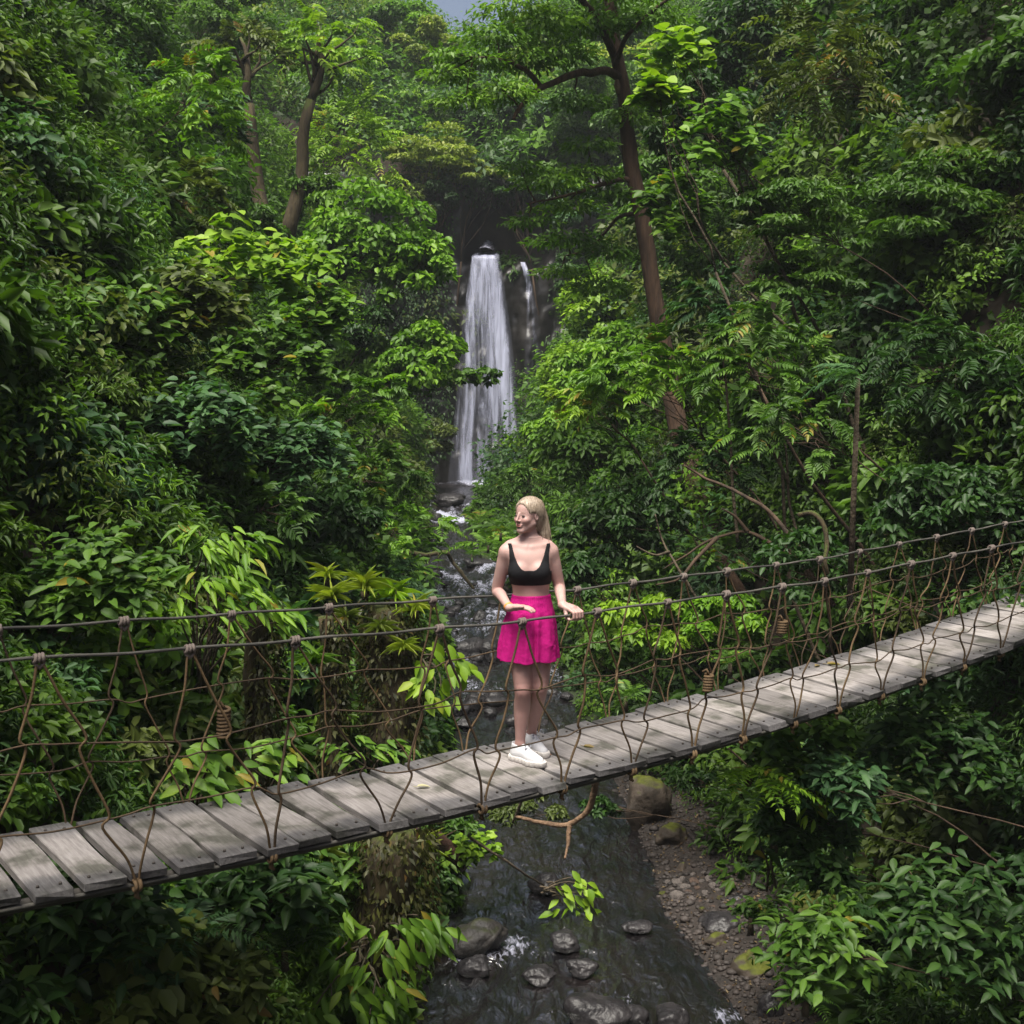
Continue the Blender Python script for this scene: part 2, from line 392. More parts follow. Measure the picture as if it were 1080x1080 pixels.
def fall_sheet(mb,rows,off,seed,base,n=60,hug=False):
    """rows: (z, x0, x1, strength); a sheet that arches off the lip"""
    z=np.linspace(rows[0][0],rows[-1][0],150)[::1]
    zr=[r[0] for r in rows][::-1]
    x0=np.interp(z,zr,[r[1] for r in rows][::-1]); x1=np.interp(z,zr,[r[2] for r in rows][::-1])
    st=np.interp(z,zr,[r[3] for r in rows][::-1])
    t=np.linspace(0,1,n)
    X=x0[:,None]+(x1-x0)[:,None]*t[None]; Z=np.broadcast_to(z[:,None],X.shape)
    edge=1-np.abs(2*t-1)**3
    Y=CY-.35-off-.32*np.sqrt(np.clip(rows[0][0]-Z,0,20))-.05*fbm(X*5,Z*.6,seed,o=3)
    Y=Y+np.clip(.25-(rows[0][0]-Z),0,.25)*6.0
    if hug: Y=cliff_y(X,Z)-.07-.10*np.exp(-(rows[0][0]-Z)*3)
    var=base+st[:,None]*1+.35*fbm(X*2.4,Z*.22,seed+2,o=3)-(1-edge[None])*.55+0*Z
    i=np.arange(len(z)-1)[:,None]*n+np.arange(n-1)[None]
    mb.add(np.stack([X,Y,Z],-1).reshape(-1,3),np.stack([i,i+1,i+n+1,i+n],-1).reshape(-1,4),var.ravel())
mb=MB()
main=[(6.15,-1.45,-.5,.6),(5.2,-1.6,-.35,.42),(3.2,-1.85,-.05,.30),(.8,-2.05,.2,.20),(-2.5,-2.4,.4,.10)]
fall_sheet(mb,main,.0,1.,.06); fall_sheet(mb,main,.22,9.,-.10)
# the strong jet right of the middle, the lesser one on the left edge
fall_sheet(mb,[(6.1,-1.05,-.6,.32),(4.2,-.95,-.25,.30),(2.0,-.62,.02,.42),(-.5,-.35,.18,.42),(-2.4,-.3,.25,.25)],.35,4.,.12,34)
fall_sheet(mb,[(6.1,-1.45,-1.15,.4),(4,-1.66,-1.2,.4),(1.5,-1.85,-1.2,.25),(-.8,-1.95,-1.45,.3),(-2.4,-2.05,-1.45,.45)],.35,6.,.05,30)
fall_sheet(mb,[(5.75,.32,.5,.5),(5.0,.5,.78,.25),(3.6,.55,1.0,.02),(1.6,.45,1.2,-.06),(-.6,.4,1.3,-.1)],.95,12.,.20,44,hug=True)
tag(mb.build('waterfall',MATS['fall']),kind='structure')
# water sliding to the lip out of the dark cleft
mb=MB(); u=np.linspace(-1,1,30); v=np.linspace(0,1,30); U,V2=np.meshgrid(u,v)
X=-1.0+.1*V2+U*(.36-.16*V2); Yy=CY-.3+V2*2.6; Z=6.12+V2*.55+.05*fbm(X*6,Yy*2,o=2)+.12*(1-U*U)
i=np.arange(29)[:,None]*30+np.arange(29)[None]
mb.add(np.stack([X,Yy,Z],-1).reshape(-1,3),np.stack([i,i+1,i+31,i+30],-1).reshape(-1,4),(.55-.3*np.abs(U)).ravel())
tag(mb.build('stream_above_falls',MATS['water']),kind='structure')
# ------------------------------------------------------------------ rope bridge
BD=np.array([.794,.607,0.]); BN=np.array([-.607,.794,0.]); B0=np.array([0,7.0,0.]); BW=.83
def deck_z(s): return .012*(s-1.4)**2*.75-.012
def bp(s,o=0,z=0): return B0+BD*s+BN*o+np.array([0,0,z])
def rail_near_z(s): return np.interp(s,[-7,-1.95,0.05,2.72,10],[1.62,1.17,1.03,.955,1.05])
def rail_far_z(s): return np.interp(s,[-7,-1.32,1.22,3.79,10],[1.5,1.10,.935,.875,1.0])
def wood_mat():
    m,nt,out=new_mat('plank_wood'); L=nt.links.new
    tc=N(nt,'ShaderNodeTexCoord'); oi=N(nt,'ShaderNodeObjectInfo')
    va=N(nt,'ShaderNodeVectorMath',operation='ADD'); L(tc.outputs['Object'],va.inputs[0])
    sc=N(nt,'ShaderNodeVectorMath',operation='SCALE'); sc.inputs[0].default_value=(7.3,11.1,5.7); L(oi.outputs['Random'],sc.inputs['Scale']); L(sc.outputs[0],va.inputs[1])
    mp=N(nt,'ShaderNodeMapping'); mp.inputs['Scale'].default_value=(26,2.2,26); L(va.outputs[0],mp.inputs[0])
    n=N(nt,'ShaderNodeTexNoise'); n.inputs['Scale'].default_value=2.4; n.inputs['Detail'].default_value=8; n.inputs['Roughness'].default_value=.65; L(mp.outputs[0],n.inputs['Vector'])
    n2=N(nt,'ShaderNodeTexNoise'); n2.inputs['Scale'].default_value=4.5; n2.inputs['Detail'].default_value=5; L(va.outputs[0],n2.inputs['Vector'])
    # worn pale middle, grey weathered ends (wear along the plank's length)
    sx_=N(nt,'ShaderNodeSeparateXYZ'); L(tc.outputs['Object'],sx_.inputs[0])
    ab=N(nt,'ShaderNodeMath',operation='ABSOLUTE'); L(sx_.outputs['Y'],ab.inputs[0])
    ad=N(nt,'ShaderNodeMath',operation='ADD'); L(ab.outputs[0],ad.inputs[0])
    m2=N(nt,'ShaderNodeMath',operation='MULTIPLY'); L(n2.outputs['Fac'],m2.inputs[0]); m2.inputs[1].default_value=.28; L(m2.outputs[0],ad.inputs[1])
    wr=ramp(nt,[(.36,(1,1,1)),(.47,(0,0,0))]); L(ad.outputs[0],wr.inputs[0])
    rp=ramp(nt,[(.25,(.125,.112,.108)),(.5,(.24,.22,.215)),(.75,(.34,.318,.312))]); L(n.outputs['Fac'],rp.inputs[0])
    rd=ramp(nt,[(.25,(.05,.046,.048)),(.55,(.11,.105,.108)),(.8,(.18,.172,.172))]); L(n.outputs['Fac'],rd.inputs[0])
    mx=N(nt,'ShaderNodeMix',data_type='RGBA'); L(wr.outputs[0],mx.inputs[0]); L(rd.outputs[0],mx.inputs[6]); L(rp.outputs[0],mx.inputs[7])
    # plank to plank tone and damp blotches
    bl=ramp(nt,[(.36,(.36,.38,.33)),(.47,(.85,.85,.83)),(.56,(1,1,1))]); L(n2.outputs['Fac'],bl.inputs[0])
    m3=N(nt,'ShaderNodeMix',data_type='RGBA',blend_type='MULTIPLY'); m3.inputs[0].default_value=.95; L(mx.outputs[2],m3.inputs[6]); L(bl.outputs[0],m3.inputs[7])
    tn=N(nt,'ShaderNodeMapRange'); tn.inputs[3].default_value=.58; tn.inputs[4].default_value=1.12; L(oi.outputs['Random'],tn.inputs[0])
    m4=N(nt,'ShaderNodeVectorMath',operation='SCALE'); L(m3.outputs[2],m4.inputs[0]); L(tn.outputs[0],m4.inputs['Scale'])
    p=N(nt,'ShaderNodeBsdfPrincipled'); p.inputs['Roughness'].default_value=.72; p.inputs['Specular IOR Level'].default_value=.25
    L(m4.outputs[0],p.inputs['Base Color'])
    b=N(nt,'ShaderNodeBump'); b.inputs['Strength'].default_value=.5; b.inputs['Distance'].default_value=.008; L(n.outputs['Fac'],b.inputs['Height']); L(b.outputs[0],p.inputs['Normal'])
    L(p.outputs[0],out.inputs['Surface']); MATS['plank']=m
wood_mat()
def rope_mat(name,c1,c2,scale=60):
    m,nt,out=new_mat(name); L=nt.links.new
    n,b,vec=bump_noise(nt,scale,.6,.006)
    n2=N(nt,'ShaderNodeTexNoise'); n2.inputs['Scale'].default_value=3.5; n2.inputs['Detail'].default_value=4; L(vec,n2.inputs['Vector'])
    rp=ramp(nt,[(.35,c1),(.65,c2)]); L(n2.outputs['Fac'],rp.inputs[0])
    p=N(nt,'ShaderNodeBsdfPrincipled'); p.inputs['Roughness'].default_value=.8; p.inputs['Specular IOR Level'].default_value=.25
    L(rp.outputs[0],p.inputs['Base Color']); L(b.outputs[0],p.inputs['Normal']); L(p.outputs[0],out.inputs['Surface']); MATS[name]=m
rope_mat('rope',(.06,.038,.02),(.14,.092,.048))
rope_mat('rope_dark',(.03,.02,.012),(.075,.05,.03))
rope_mat('knot',(.085,.066,.058),(.17,.14,.125),90)
rope_mat('cable',(.035,.034,.032),(.085,.08,.07),120)
def plain(name,col,rough,metal=0,spec=.5):
    m,nt,out=new_mat(name); p=N(nt,'ShaderNodeBsdfPrincipled')
    p.inputs['Base Color'].default_value=(*col,1); p.inputs['Roughness'].default_value=rough; p.inputs['Metallic'].default_value=metal; p.inputs['Specular IOR Level'].default_value=spec
    nt.links.new(p.outputs[0],out.inputs['Surface']); MATS[name]=m
plain('bolt',(.05,.042,.038),.7,.3)
plain('beam',(.03,.026,.022),.8)

bridge=empty('rope_bridge',B0)
tag(bridge,'rope suspension footbridge of weathered grey planks crossing above the stream','footbridge')
def bpart(mb,name,mat): 
    o=mb.build(name,mat); child_at_world(o,bridge); return o
def smooth_curve(pts,k=6):
    """Catmull-Rom through pts"""
    p=np.asarray(pts,float); p=np.vstack([2*p[0]-p[1],p,2*p[-1]-p[-2]]); out=[]
    for i in range(1,len(p)-2):
        for t in np.arange(k)/k:
            out.append(.5*((2*p[i])+(-p[i-1]+p[i+1])*t+(2*p[i-1]-5*p[i]+4*p[i+1]-p[i+2])*t*t+(-p[i-1]+3*p[i]-3*p[i+1]+p[i+2])*t**3))
    out.append(p[-2]); return np.array(out)
# planks: each its own, a few saw-cut variants
rb=np.random.default_rng(3)
RB=np.stack([BD,BN,UP],1)   # plank local x = along the bridge, y = across
plank_me=[]
for i in range(7):
    bm=bmesh.new(); bmesh.ops.create_cube(bm,size=1)
    w=.196+rb.uniform(-.012,.010); ln=BW+rb.uniform(.0,.03)
    for q in bm.verts: q.co=Vector((q.co.x*w,q.co.y*ln,q.co.z*.042))
    bmesh.ops.subdivide_edges(bm,edges=[e for e in bm.edges if abs(e.verts[0].co.y-e.verts[1].co.y)>.1],cuts=9,use_grid_fill=True)
    ph=rb.uniform(0,9)
    for q in bm.verts:
        q.co.x+=.006*math.sin(q.co.y*7+ph)*(1 if q.co.x>0 else -.6)
        q.co.z+=.003*math.sin(q.co.y*5+ph)
        if abs(q.co.y)>ln*.48: q.co.y+=rb.uniform(-.012,.012)
    bmesh.ops.bevel(bm,geom=[e for e in bm.edges if e.calc_face_angle(0)>.8],offset=.004,segments=1,affect='EDGES')
    me=bpy.data.meshes.new('plank'); bm.to_mesh(me); bm.free(); me.materials.append(MATS['plank']); plank_me.append((me,w,ln))
bb=MB(); bb.tube([(0,0,-.004),(0,0,.004),(0,0,.0075)],[.008,.008,.005],8); bolt_me=bb.mesh('bolt',MATS['bolt'])
s=-4.3; PLANKS=[]
while s<8.6:
    me,w,ln=plank_me[rb.integers(7)]
    gap=rb.choice([.014,.022,.030,.042])
    s+=w/2
    o=link('plank',me,bridge)
    oy=BW/2+rb.uniform(-.018,.018)
    slope=math.atan((deck_z(s+.05)-deck_z(s-.05))/.1)
    M=Matrix([list(r) for r in RB])@Matrix.Rotation(-slope+rb.uniform(-.015,.015),3,'Y')@Matrix.Rotation(rb.uniform(-.022,.022),3,'Z')@Matrix.Rotation(rb.uniform(-.008,.008),3,'X')
    o.matrix_local=Matrix.Translation(Vector(bp(s,oy,deck_z(s)-.022+rb.uniform(-.004,.004))-B0))@M.to_4x4()
    for sgx in (-1,1):
        for sgy in (-1,1):
            if sgx*sgy>0 and rb.random()<.25: continue
            b=link('bolt',bolt_me,o); b.location=(sgx*w*.24+rb.uniform(-.01,.01),sgy*(ln/2-.075+rb.uniform(-.015,.015)),.0235)
    PLANKS.append(s)
    s+=w/2+gap
# carrying beams under the planks, set back from the plank ends
for o_ in (.10,BW-.10):
    mb=MB(); ss=np.arange(-5.2,8.9,.25); mb.tube([bp(q,o_,deck_z(q)-.085) for q in ss],.032,8); bpart(mb,'bearer',MATS['beam'])
# carrying cables along each plank end
for o_ in (.03,BW-.03):
    mb=MB(); ss=np.arange(-5.2,8.9,.25); mb.tube([bp(q,o_,deck_z(q)-.062) for q in ss],.011,8); bpart(mb,'carrying_cable',MATS['cable'])
def twisted(mb,pts,r,n=7,lay=.05,depth=.18):
    """wire rope: ring radius modulated so the strands spiral"""
    p=smooth_curve(pts,1) if False else np.asarray(pts,float)
    mb.tube(p,r,n)
NO,FO=-.035,BW+.035      # rails lean slightly outwards
for nm,off,rz in (('hand_cable',NO,rail_near_z),('hand_cable',FO,rail_far_z)):
    mb=MB(); ss=np.arange(-6.5,9.6,.05)
    mb.tube([bp(q,off,rz(q)+.004*math.sin(q*9)) for q in ss],.0080+.0008*np.sin(ss*160),8)
    bpart(mb,nm,MATS['cable'])
def s_of_px(px,o=0.):
    t=(px-540)/F_PX/ (CT) # small-pitch approximation, good on the rail rows
    b0=B0+BN*o
    return (t*b0[1]-b0[0])/(BD[0]-t*BD[1])
Kn=[-3.35,-2.66]+[s_of_px(p) for p in (192,305,459,547,627,702,764,823,868)]+[3.25,3.78,4.32,4.86,5.4,5.95,6.5,7.05]
Vn=[-3.0,-2.25]+[-1.544,-.854,-.211,.389,.963,1.506,1.99,2.52,3.01]+[3.52,4.05,4.6,5.14,5.68,6.2,6.75,7.3]
Kn=sorted(Kn); Vn=sorted(Vn)
Kf=[-3.3,-2.6,-1.95]+[s_of_px(p,BW) for p in (244,348,459,533,613,672,726,772,824,870)]+[4.35,4.9,5.45,6.0,6.55,7.1,7.65]
Vf=[-2.95,-2.3,-1.65]+[s_of_px(p,BW) for p in (333,433)]+[.25,.85,1.5,2.08,2.62,3.14,3.6,4.1,4.63,5.17,5.7,6.25,6.8,7.4]
Kf=sorted(Kf); Vf=sorted(Vf)
kb=MB()
for k in range(3):   # three turns of lashing round the hand cable, local x = along the cable
    a=np.linspace(0,2*np.pi,15); x=(k-1)*.021
    kb.tube(np.stack([np.full(15,x*.85)+.004*np.sin(a+k),.0155*np.cos(a),.0155*np.sin(a)],1),.0092,7,cap=False)
kb.tube([(-.02,0,-.02),(0,.004,-.045),(.02,0,-.02)],.011,6)
knot_me=kb.mesh('knot',MATS['knot'])
rr=np.random.default_rng(11)
def net(K,V,off,o_deck,rz,side):
    H1,H2=[],[]
    for k,s0 in enumerate(K):
        zr=float(rz(s0))
        n=link('knot',knot_me,bridge)
        n.matrix_local=Matrix.Translation(Vector(bp(s0,off,zr))-Vector(B0))@Matrix([list(r) for r in RB]).to_4x4()@Matrix.Scale(rr.uniform(.9,1.12),4)
        lo=[v for v in V if v<s0]; hi=[v for v in V if v>s0]
        for v,sg in ((lo[-1] if lo else None,-1),(hi[0] if hi else None,1)):
            if v is None or abs(v-s0)>.75: continue
            zb=deck_z(v)-.05
            h=zr-zb
            # left strand hangs nearly plumb, then is pulled across by the net lines
            j1,j2=rr.uniform(-.03,.03),rr.uniform(-.03,.03)
            e=.50 if sg<0 else .62
            q1=s0+(v-s0)*(.30 if sg<0 else .42)+j1; q2=s0+(v-s0)*(.62 if sg<0 else .70)+j2
            z1=zb+h*(.63+rr.uniform(-.03,.03)); z2=zb+h*(.32+rr.uniform(-.03,.03))
            bow=lambda t: off+(o_deck-off)*t+rr.uniform(-.012,.012)
            kd=.028*sg*rr.uniform(.5,1.3)
            P=[bp(s0+sg*.012,off,zr-.02),bp(s0+(q1-s0)*.55,bow(.2),z1+(zr-z1)*.5),
               bp(q1+kd*.6,bow(.37),z1+.035),bp(q1-kd*.3,bow(.38),z1-.03),
               bp((q1+q2)/2,bow(.5),(z1+z2)/2),
               bp(q2+kd*.5,bow(.66),z2+.03),bp(q2-kd*.4,bow(.68),z2-.035),
               bp(q2+(v-q2)*.6,bow(.85),z2+(zb-z2)*.55),bp(v+.012*sg*-1,o_deck-.012*side,zb+.035),bp(v,o_deck+.0,zb-.03)]
            C=smooth_curve(P,5)
            C=C+.003*np.stack([fbm(C[:,2]*9,C[:,0]*9,i*3.+s0,o=2) for i in range(3)],1)
            mb=MB(); mb.tube(C,(.0072 if side<0 else .0060)*rr.uniform(.86,1.1),7)
            bpart(mb,'hanger_rope',MATS['rope'] if rr.random()<.75 else MATS['rope_dark'])
            H1.append((q1,bow(.37),z1)); H2.append((q2,bow(.67),z2))
    for H in (H1,H2):
        H.sort(); pts=[]
        for a,b in zip(H,H[1:]):
            pts+= [bp(*a)] 
            if b[0]-a[0]>.08: pts+=[bp((a[0]+b[0])/2,(a[1]+b[1])/2,(a[2]+b[2])/2-.018*rr.uniform(-.2,1.2))]
        pts.append(bp(*H[-1]))
        mb=MB(); mb.tube(smooth_curve(pts,4),.0046,6); bpart(mb,'net_line',MATS['rope_dark'])
    for v in V:  # where two strands are tied under the plank ends
        mb=MB()
        for k in range(2):
            a=np.linspace(0,2*np.pi,13); c=bp(v,o_deck-.022*side,deck_z(v)-.056)
            mb.tube(c+np.outer(np.cos(a)*.026,BN)+np.outer(np.sin(a)*.026,UP)+np.outer(np.full(13,(k-.5)*.022),BD),.0105,6,cap=False)
        mb.tube([c+UP*-.02,c+UP*-.06-BN*.01*side,c+UP*-.075+BD*.015],[.012,.014,.006],6)
        bpart(mb,'lashing',MATS['rope'])
net(Kn,Vn,NO,-.015,rail_near_z,-1)
net(Kf,Vf,FO,BW+.02,rail_far_z,1)
# bundles of spare rope wound round three hangers
def coil(c,axis,r=.026,turns=6,h=.12):
    axis=nrm(np.array(axis,float)); u=nrm(np.cross(axis,[.3,1,.1])); w=np.cross(axis,u)
    a=np.linspace(0,turns*2*np.pi,turns*14); mb=MB()
    mb.tube(c+np.outer(r*np.cos(a),u)+np.outer(r*np.sin(a),w)+np.outer((a/a[-1]-.5)*h,axis),.0105,6)
    mb.tube([c+axis*h*.5,c+axis*(h*.5+.03)+u*.02,c+axis*(h*.5+.01)+u*.045],.009,6)
    bpart(mb,'rope_coil',MATS['rope'])
def on_plane(px,py,o):
    s_=s_of_px(px,o)
    for _ in range(4):
        y=bp(s_,o)[1]; p=at(px,py,y); s_=np.dot(p[:2]-(B0+BN*o)[:2],BD[:2])
    return p
coil(on_plane(236,762,FO),(0.05,0,1),.032,8,.17)
coil(on_plane(747,720,NO),(0.1,0.1,1),.026,6,.11)
coil(on_plane(825,661,NO),(0.1,0.1,1),.028,5,.09)
# posts at the two banks, beyond the photograph's frame
for sgn,s_ in ((-1,-4.6),(1,8.8)):
    for o_ in (-.06,BW+.06):
        mb=MB(); c=bp(s_,o_,0); g=min(float(terrain(c[0],c[1])),0)-.4
        mb.tube([(c[0],c[1],g),(c[0],c[1],.6),(c[0]+.02,c[1],1.55)],[.085,.078,.07],10); bpart(mb,'post',MATS['bark'])

# ------------------------------------------------------------------ fallen leaves on the deck
def deck_pt(px,py,z=.006):
    p=at(px,py,1.0)-np.array([0,0,CAMZ]); k=(z-CAMZ)/p[2]
    return p*k+np.array([0,0,CAMZ])
def fallen(px,py,L,W,ang,mat,label,curl=.1):
    c=deck_pt(px,py); c[2]=deck_z(np.dot(c[:2]-B0[:2],BD[:2]))+.008
    mb=MB(); d=np.array([math.cos(ang),math.sin(ang),.04])
    put_leaves(mb,[c-d*L/2],[d],np.array([[.1,.05,1.]]),L,W,'broad',[.6])
    mb.tube([c-d*L/2,c-d*L*.75+UP*.006],[.0022,.0015],5)
    o=mb.build('fallen_leaf',MATS[mat]); tag(o,label,'leaf','fallen leaves on the bridge deck'); return o
leaf_mat('leaf_pale',(.25,.25,.12),(.36,.34,.2),(.45,.42,.28),trans=.1)
leaf_mat('leaf_orange',(.3,.12,.05),(.4,.17,.07),(.4,.17,.07),trans=.1)
fallen(447,832,.085,.035,.25,'leaf_pale','pale yellowish fallen leaf lying on the planks left of the woman')
fallen(622,786,.09,.05,-.35,'dry','curled brown dry leaf on the planks right of the white shoes')
fallen(578,794,.05,.03,-.4,'leaf_orange','small orange fallen leaf beside the toe of the white shoes')
fallen(880,705,.13,.05,.1,'dry','dry tan leaf on the far planks at the right end of the deck')
fallen(862,706,.08,.035,.9,'dry','small tan leaf lying just left of the bigger dry leaf at the right end')
# ------------------------------------------------------------------ rocks, stones, driftwood
def rock_mesh(seed,scale,mat,rough=.36,facet=.55,sub=4):
    bm=bmesh.new(); bmesh.ops.create_icosphere(bm,subdivisions=sub,radius=1)
    v=np.array([q.co[:] for q in bm.verts]); r=np.random.default_rng(seed)
    for _ in range(6):      # knock flat facets off the lump
        d=rand_dirs(r,1)[0]; h=r.uniform(.55,.88); t=v@d-h
        v=v-np.outer(np.clip(t,0,9)*facet*1.6 if facet<.6 else np.clip(t,0,9)*.95,d)
    dn=nrm(v); v=v+dn*(rough*fbm(v[:,0]*1.1+seed,v[:,1]*1.1,v[:,2]*1.1,o=3)+.09*fbm(v[:,0]*4+seed,v[:,1]*5,v[:,2]*5,o=3))[:,None]
    v=v*np.array(scale)
    f=np.array([[q.index for q in p.verts] for p in bm.faces]); bm.free()
    mb=MB(); mb.add(v,f); return mb.mesh('rock',MATS[mat])
def water_hit(px,py,z=None):
    d=at(px,py,1.0)-np.array([0,0,CAMZ]); y=12.
    for _ in range(30):
        zz=float(sz(y)) if z is None else z
        y=.5*y+.5*(zz-CAMZ)/d[2]
    return d*y+np.array([0,0,CAMZ])
def rock(px,py,wpx,hpx,label,mat='boulder',seed=1,name='boulder',cat='boulder',yaw=0,group=None,depth=.85,dz=0,facet=.5,z=None):
    """rock whose middle is at the pixel, sitting in the bed"""
    p=water_hit(px,py+hpx*.35,z); m=mpp(p[1])*1.03
    s=1.3*np.array([wpx*m/2,wpx*m/2*depth,hpx*m/2*1.05])
    me=rock_mesh(seed,s,mat,facet=facet)
    o=link(name,me,None,(p[0],p[1],p[2]+s[2]*.34+dz)); o.rotation_euler=(0,0,yaw)
    tag(o,label,cat,group); return o
rock(683,849,47,52,'big brown boulder with a yellow-green mossy shoulder beyond the bridge deck on the right','boulder',5,yaw=.5,dz=.05)
rock(707,881,31,26,'smaller moss-covered boulder in front of the big mossy brown boulder','boulder',8,yaw=1.2)
rock(733,862,34,14,'low dark flat rock behind the small mossy boulder at the gravel bank','boulder_wet',9,yaw=.2)
rock(505,986,54,34,'dark mossy angular boulder in the stream beside the left bank','boulder_dark_moss',12,yaw=.3,facet=.7)
rock(503,1017,28,20,'small round dark stone just in front of the angular left boulder','boulder_wet',14)
rock(598,991,30,16,'dark rounded rock in mid stream below the leafy twig','boulder_wet',17)
rock(571,1027,30,14,'low wet rock with water swirling over it at the bottom middle','boulder_wet',18)
rock(613,1018,28,14,'low wet rock right of the swirl at the bottom middle','boulder_wet',19)
rock(670,976,26,10,'flat grey rock awash in the middle right of the stream','boulder_wet',20)
rock(575,932,28,18,'brown rock under the leafy twig in mid stream','boulder_wet',21)
rock(757,992,26,15,'wedge-shaped brown rock at the foot of the gravel bank','boulder',23,yaw=.4,facet=.7)
rock(793,1018,33,26,'rounded olive boulder at the water edge on the right','boulder',24,)
rock(762,972,40,20,'dark flat rock under the gravel pile on the right bank','boulder_wet',25)
rock(668,1071,34,26,'round dark boulder at the bottom edge left of the white splash','boulder_wet',27)
rock(708,1072,34,22,'round dark boulder at the bottom edge touching the white splash','boulder_wet',28)
rock(627,1068,60,40,'wide wet boulder under water at the bottom edge centre','boulder_wet',29)
rock(812,1062,24,30,'grey rounded boulder at the bottom right near the mossy bank','boulder_wet',30)
rock(778,950,26,22,'dark mossy lump of rock behind the gravel pile','boulder_wet',31)
rock(440,1048,24,24,'dark rock at the foot of the left bank plants','boulder_wet',33)
rock(860,960,60,40,'large dark mossy rock among the plants on the right bank','boulder',34,z=-2.9)
rock(718,916,9,13,'upright pointed brown stone above the gravel pile','boulder',35,name='stone',cat='stone',facet=.8)
# the pile of river stones on the bar
rs=np.random.default_rng(5)
pile=[(714,932,14,9),(722,938,15,9),(733,934,16,9),(748,934,12,8),(699,940,9,8),(709,938,7,7),(713,946,16,10),(726,944,9,8),(729,951,9,11),(741,963,11,9),
      (744,948,9,7),(752,942,12,8),(738,955,7,6),(757,948,8,7),(764,940,10,7),(720,929,9,6),(744,926,9,6),(735,942,9,7),(747,957,8,6),(759,956,9,6),(704,931,8,6),(767,950,9,6),(753,963,9,6),(731,926,8,5),(725,958,6,5),(740,935,8,6),(764,961,8,6),(773,945,9,7)]
sm=[rock_mesh(60+i,(1,.8,.62),m,rough=.2,sub=3) for i,m in enumerate(['stone_pale','stone_pale','stone_rust','stone_pale','boulder'])]
for i,(px,py,w,h) in enumerate(pile):
    p=water_hit(px,py+h*.3); p[2]=float(terrain(p[0],p[1])); m=mpp(p[1])
    o=link('stone',sm[i%5],None,(p[0],p[1],p[2]+.25*h*m)); k=w*m*.55
    o.scale=(k,k,k*rs.uniform(.75,1.1)); o.rotation_euler=(rs.uniform(-.3,.3),rs.uniform(-.3,.3),rs.uniform(0,6))
    tag(o,'small rounded river stone heaped with others on the gravel bank','stone','stones heaped on the gravel bank')
# wet stones breaking the rapids upstream of the bridge
k=0
for i in range(46):
    py=rs.uniform(606,770); p=water_hit(520,py); y=p[1]; x=sx(y)+rs.uniform(-1.0,1.05)*sw(y)
    r=rs.uniform(.08,.23)*(1 if rs.random()<.75 else 1.7)
    o=link('stone',rock_mesh(90+i,(r,r*.85,r*.6),'boulder_wet',sub=3),None,(x,y,float(sz(y))+r*.05)); o.rotation_euler=(0,0,rs.uniform(0,6))
    tag(o,'dark wet stone breaking the white rapids upstream of the bridge','stone','wet stones in the upstream rapids')
for i in range(16):
    py=rs.uniform(595,640); p=water_hit(535,py); y=p[1]; x=sx(y)+sw(y)*rs.uniform(.9,1.5)
    r=rs.uniform(.09,.22); z=float(terrain(x,y))
    o=link('stone',rock_mesh(160+i,(r,r*.9,r*.7),'boulder',sub=3),None,(x,y,z+r*.3)); o.rotation_euler=(0,0,rs.uniform(0,6))
    tag(o,'grey stone on the far bank above the rapids behind the woman','stone','stones on the far bank behind the woman')
# the ledges of the little cascades below the fall
for (px,py,w,h,sd,lb) in ((474,527,40,16,201,'brown rock ledge below the waterfall pool'),(455,545,20,14,202,'dark rock left of the white cascade below the pool'),(497,545,18,14,203,'dark rock right of the white cascade below the pool'),
                          (440,597,44,10,205,'wide brown rock step in the stream under the fallen branch'),(505,592,34,9,206,'brown earth step beside the stream at the ferns')):
    rock(px,py,w*.8,h*.8,lb,'boulder_wet',sd,yaw=0,depth=.6)

def wood_piece(name,label,cat,branches,mat,wob=.02,seed=1):
    """one piece of wood: branches = [(points, r0, r1)]"""
    mb=MB()
    for pts,r0,r1 in branches:
        c=smooth_curve(pts,7); n=len(c)
        c=c+wob*np.stack([fbm(c[:,0]*5+i*9,c[:,1]*5,c[:,2]*5+seed,o=3) for i in range(3)],1)
        mb.tube(c,np.linspace(r0,r1,n)*(1+.16*fbm(np.arange(n)*.6,seed,o=2)),9)
    o=mb.build(name,MATS[mat]); tag(o,label,cat); return o
def wp(px,py,Y): return at(px,py,Y)
wood_piece('driftwood','bent forked driftwood branch hanging over the stream right under the bridge','branch',
  [([wp(628,822,11.4),wp(626,838,11.5),wp(617,857,11.6),wp(600,869,11.7),wp(585,870,11.7),wp(566,866,11.8),wp(545,862,12)],.035,.018),
   ([wp(602,868,11.7),wp(600,880,11.65),wp(599,892,11.6),wp(596,905,11.5)],.03,.010)],'driftwood',.025,2)
wood_piece('log','dark reddish fallen log sloping down into the stream under the bridge on the left','log',
  [([wp(436,872,12.4),wp(455,884,12.5),wp(478,900,12.6),wp(492,914,12.6)],.11,.075)],'log_red',.02,5)
wood_piece('stick','long thin mossy stick slanting from the bank under the bridge to the leafy twig','stick',
  [([wp(480,872,12.2),wp(510,893,12.4),wp(545,916,12.6),wp(575,935,13.2)],.016,.009)],'twig',.02,6)
wood_piece('stick','broken stick leaning up under the deck in front of the driftwood','stick',
  [([wp(552,838,12),wp(546,856,12.1),wp(541,868,12.2)],.02,.01)],'twig',.015,7)
